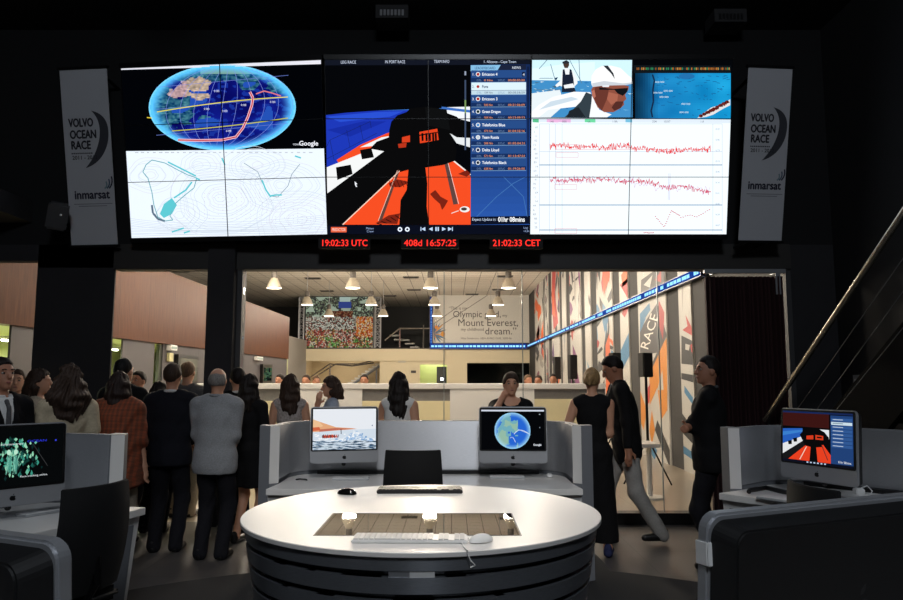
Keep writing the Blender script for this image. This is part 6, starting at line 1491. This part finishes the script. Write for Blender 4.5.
person('man in navy suit seen from behind, in the middle of the left group', gx_(172, 7.22), 7.22, top_h(366, 7.22), 184, SUIT, ('short', hair_m((58, 44, 34))), build=1.12, handL=(.16, -.2, 1.0, (.25, 1, -.4)), handR=(-.14, -.2, 1.0, (-.25, 1, -.4)))
person('man in grey tweed jacket and beige trousers beyond the navy suited man', gx_(187, 9.0), 9.0, top_h(364, 9.0), 178, [('jacket', greyj), ('trousers', beige), ('shoes', bshoe)], ('short', LBH))
person('grey haired man in light grey blazer seen from behind', gx_(217.5, 6.92), 6.92, top_h(370, 6.92), 176, [('jacket', gblaz, {'hem': .78}), ('trousers', darkt), ('collar', gblaz), ('shoes', bshoe)], ('balding', GRH), build=1.14, handL=(.1, -.22, 1.06, (.3, 1, -.5)), handR=(-.1, -.22, 1.06, (-.3, 1, -.5)))
person('man in dark suit half hidden by the grey blazer, next to the glass pillar', gx_(237, 8.1), 8.1, top_h(370, 8.1), 205, BSUIT, ('short', DKH))
person('woman with long dark hair in a short black dress beside the grey blazer', gx_(250, 7.55), 7.55, top_h(376, 7.55), 160, [('dress', blackw, {'hem': .58, 'sl': .9}), ('shoes', bshoe)], ('long', DKH, .3), 'f', .95)
# --- behind the facing console
patt = cloth('patterned pale cotton', (158, 150, 146), .35, 45)
person('woman with long brown hair in a pale patterned sleeveless top', gx_(290, 7.9), 7.9, top_h(376, 7.9), 190, [('top', patt), ('trousers', darkt), ('shoes', bshoe)], ('long', BRH, .32), 'f', .95)
person('woman in pale blue with hand to chin, in profile facing left', gx_(331, 8.0), 8.0, top_h(377.5, 8.0), -78, [('tee', blued, {'sl': .45}), ('trousers', darkt), ('shoes', bshoe)], ('bob', BRH, .15), 'f', .95, handR=(-.03, -.15, 1.44, (-.3, -.4, -1)), eyes=True, head_pitch=8)
person('woman with very long dark hair in a white sleeveless top, turned away', gx_(397, 7.5), 7.5, top_h(373.5, 7.5), 165, [('top', wshirt), ('trousers', darkt), ('shoes', bshoe)], ('long', DKH, .36), 'f', 1.0, lean=.12, head_yaw=25, handL=(.3, -.25, .95, (.5, .6, -.2)))
person('woman in black facing the camera with a hand on her cheek', gx_(511, 7.2), 7.2, top_h(374, 7.2), 2, [('tee', blackw, {'sl': .3, 'nz': .02, 'nr': .1}), ('trousers', darkt), ('shoes', bshoe)], ('bun', BRH), 'f', 1.0, handR=(-.105, -.085, 1.50, (-.7, -.5, -1)), eyes=True, head_pitch=4)
# --- right side
person('blonde woman in long black sleeveless dress and blue sneakers', gx_(592, 7.1), 7.1, top_h(370, 7.1), 168, [('dress', blackw, {'hem': .12, 'w': .1, 'r': .13}), ('shoes', sneaker)], ('bun', BLH), 'f', 1.0, handL=(.27, -.22, 1.16, (.3, 1, -1)), handR=(-.08, -.24, 1.05, (-.3, .8, -.6)), head_yaw=-12, feetL=(.06, -.12), feetR=(-.12, .06))
person('man in dark jacket and light trousers striding past the blonde woman', gx_(625, 7.6), 7.6, top_h(359, 7.6)+.03, -92, [('jacket', blackw, {'hem': .72}), ('trousers', cloth('light grey chino', (150, 148, 144), .08)), ('shirt', navy), ('collar', wshirt), ('shoes', bshoe)], ('short', DKH), eyes=True, head_yaw=-6, head_pitch=22, lean=.13, feetL=(.08, .25, .03), feetR=(-.08, -.2), skin=SKIN2)
person('man in black suit in profile facing left with folded arms, by the curtain', gx_(708, 6.6), 6.6, top_h(359, 6.6), -112, [('jacket', blackw), ('trousers', darkt), ('shirt', navy), ('collar', greyj), ('shoes', bshoe)], ('short', DKH), eyes=True, build=1.16, head_yaw=28, handL=(-.15, -.14, 1.22, (.6, -.3, -.8)), handR=(.15, -.16, 1.17, (-.6, -.3, -.8)), skin=SKIN2)
# --- heads beyond the hall counter
for px, py, c, hm, lab in ((279, 375.5, blackw, DKH, 'dark haired person far beyond the counter left of the poster screen\'s right edge'), (305.5, 376, wshirt, BRH, 'distant person with brown hair beyond the counter under the crowd screen'), (316, 377, creamt, LBH, 'distant light haired person beyond the counter beside the stairwell handrail'), (364, 375.5, blackw, DKH, 'distant dark haired person beyond the counter at the foot of the stairs'),
                          (528.5, 376, wshirt, LBH, 'distant person beyond the counter under the right end of the dark window'), (538.5, 376.5, creamt, BRH, 'distant brown haired person beside the far corner of the hall'), (553.5, 375, blackw, DKH, 'distant person in black below the red topped mural strip'), (207, 375.5, blued, BRH, 'distant person beyond the counter\'s left end beside the pillar')):
    yy = {279: 14.4, 305.5: 14.4, 316: 15.4, 364: 14.4, 528.5: 14.4, 538.5: 15.3, 553.5: 16.0, 207: 14.6}[px]
    person(lab, gx_(px, yy), yy, top_h(py, yy), (px*37) % 60-30, [('shirt', c), ('trousers', darkt), ('shoes', bshoe)], ('short', hm), res=.018, skin=SKIN2)
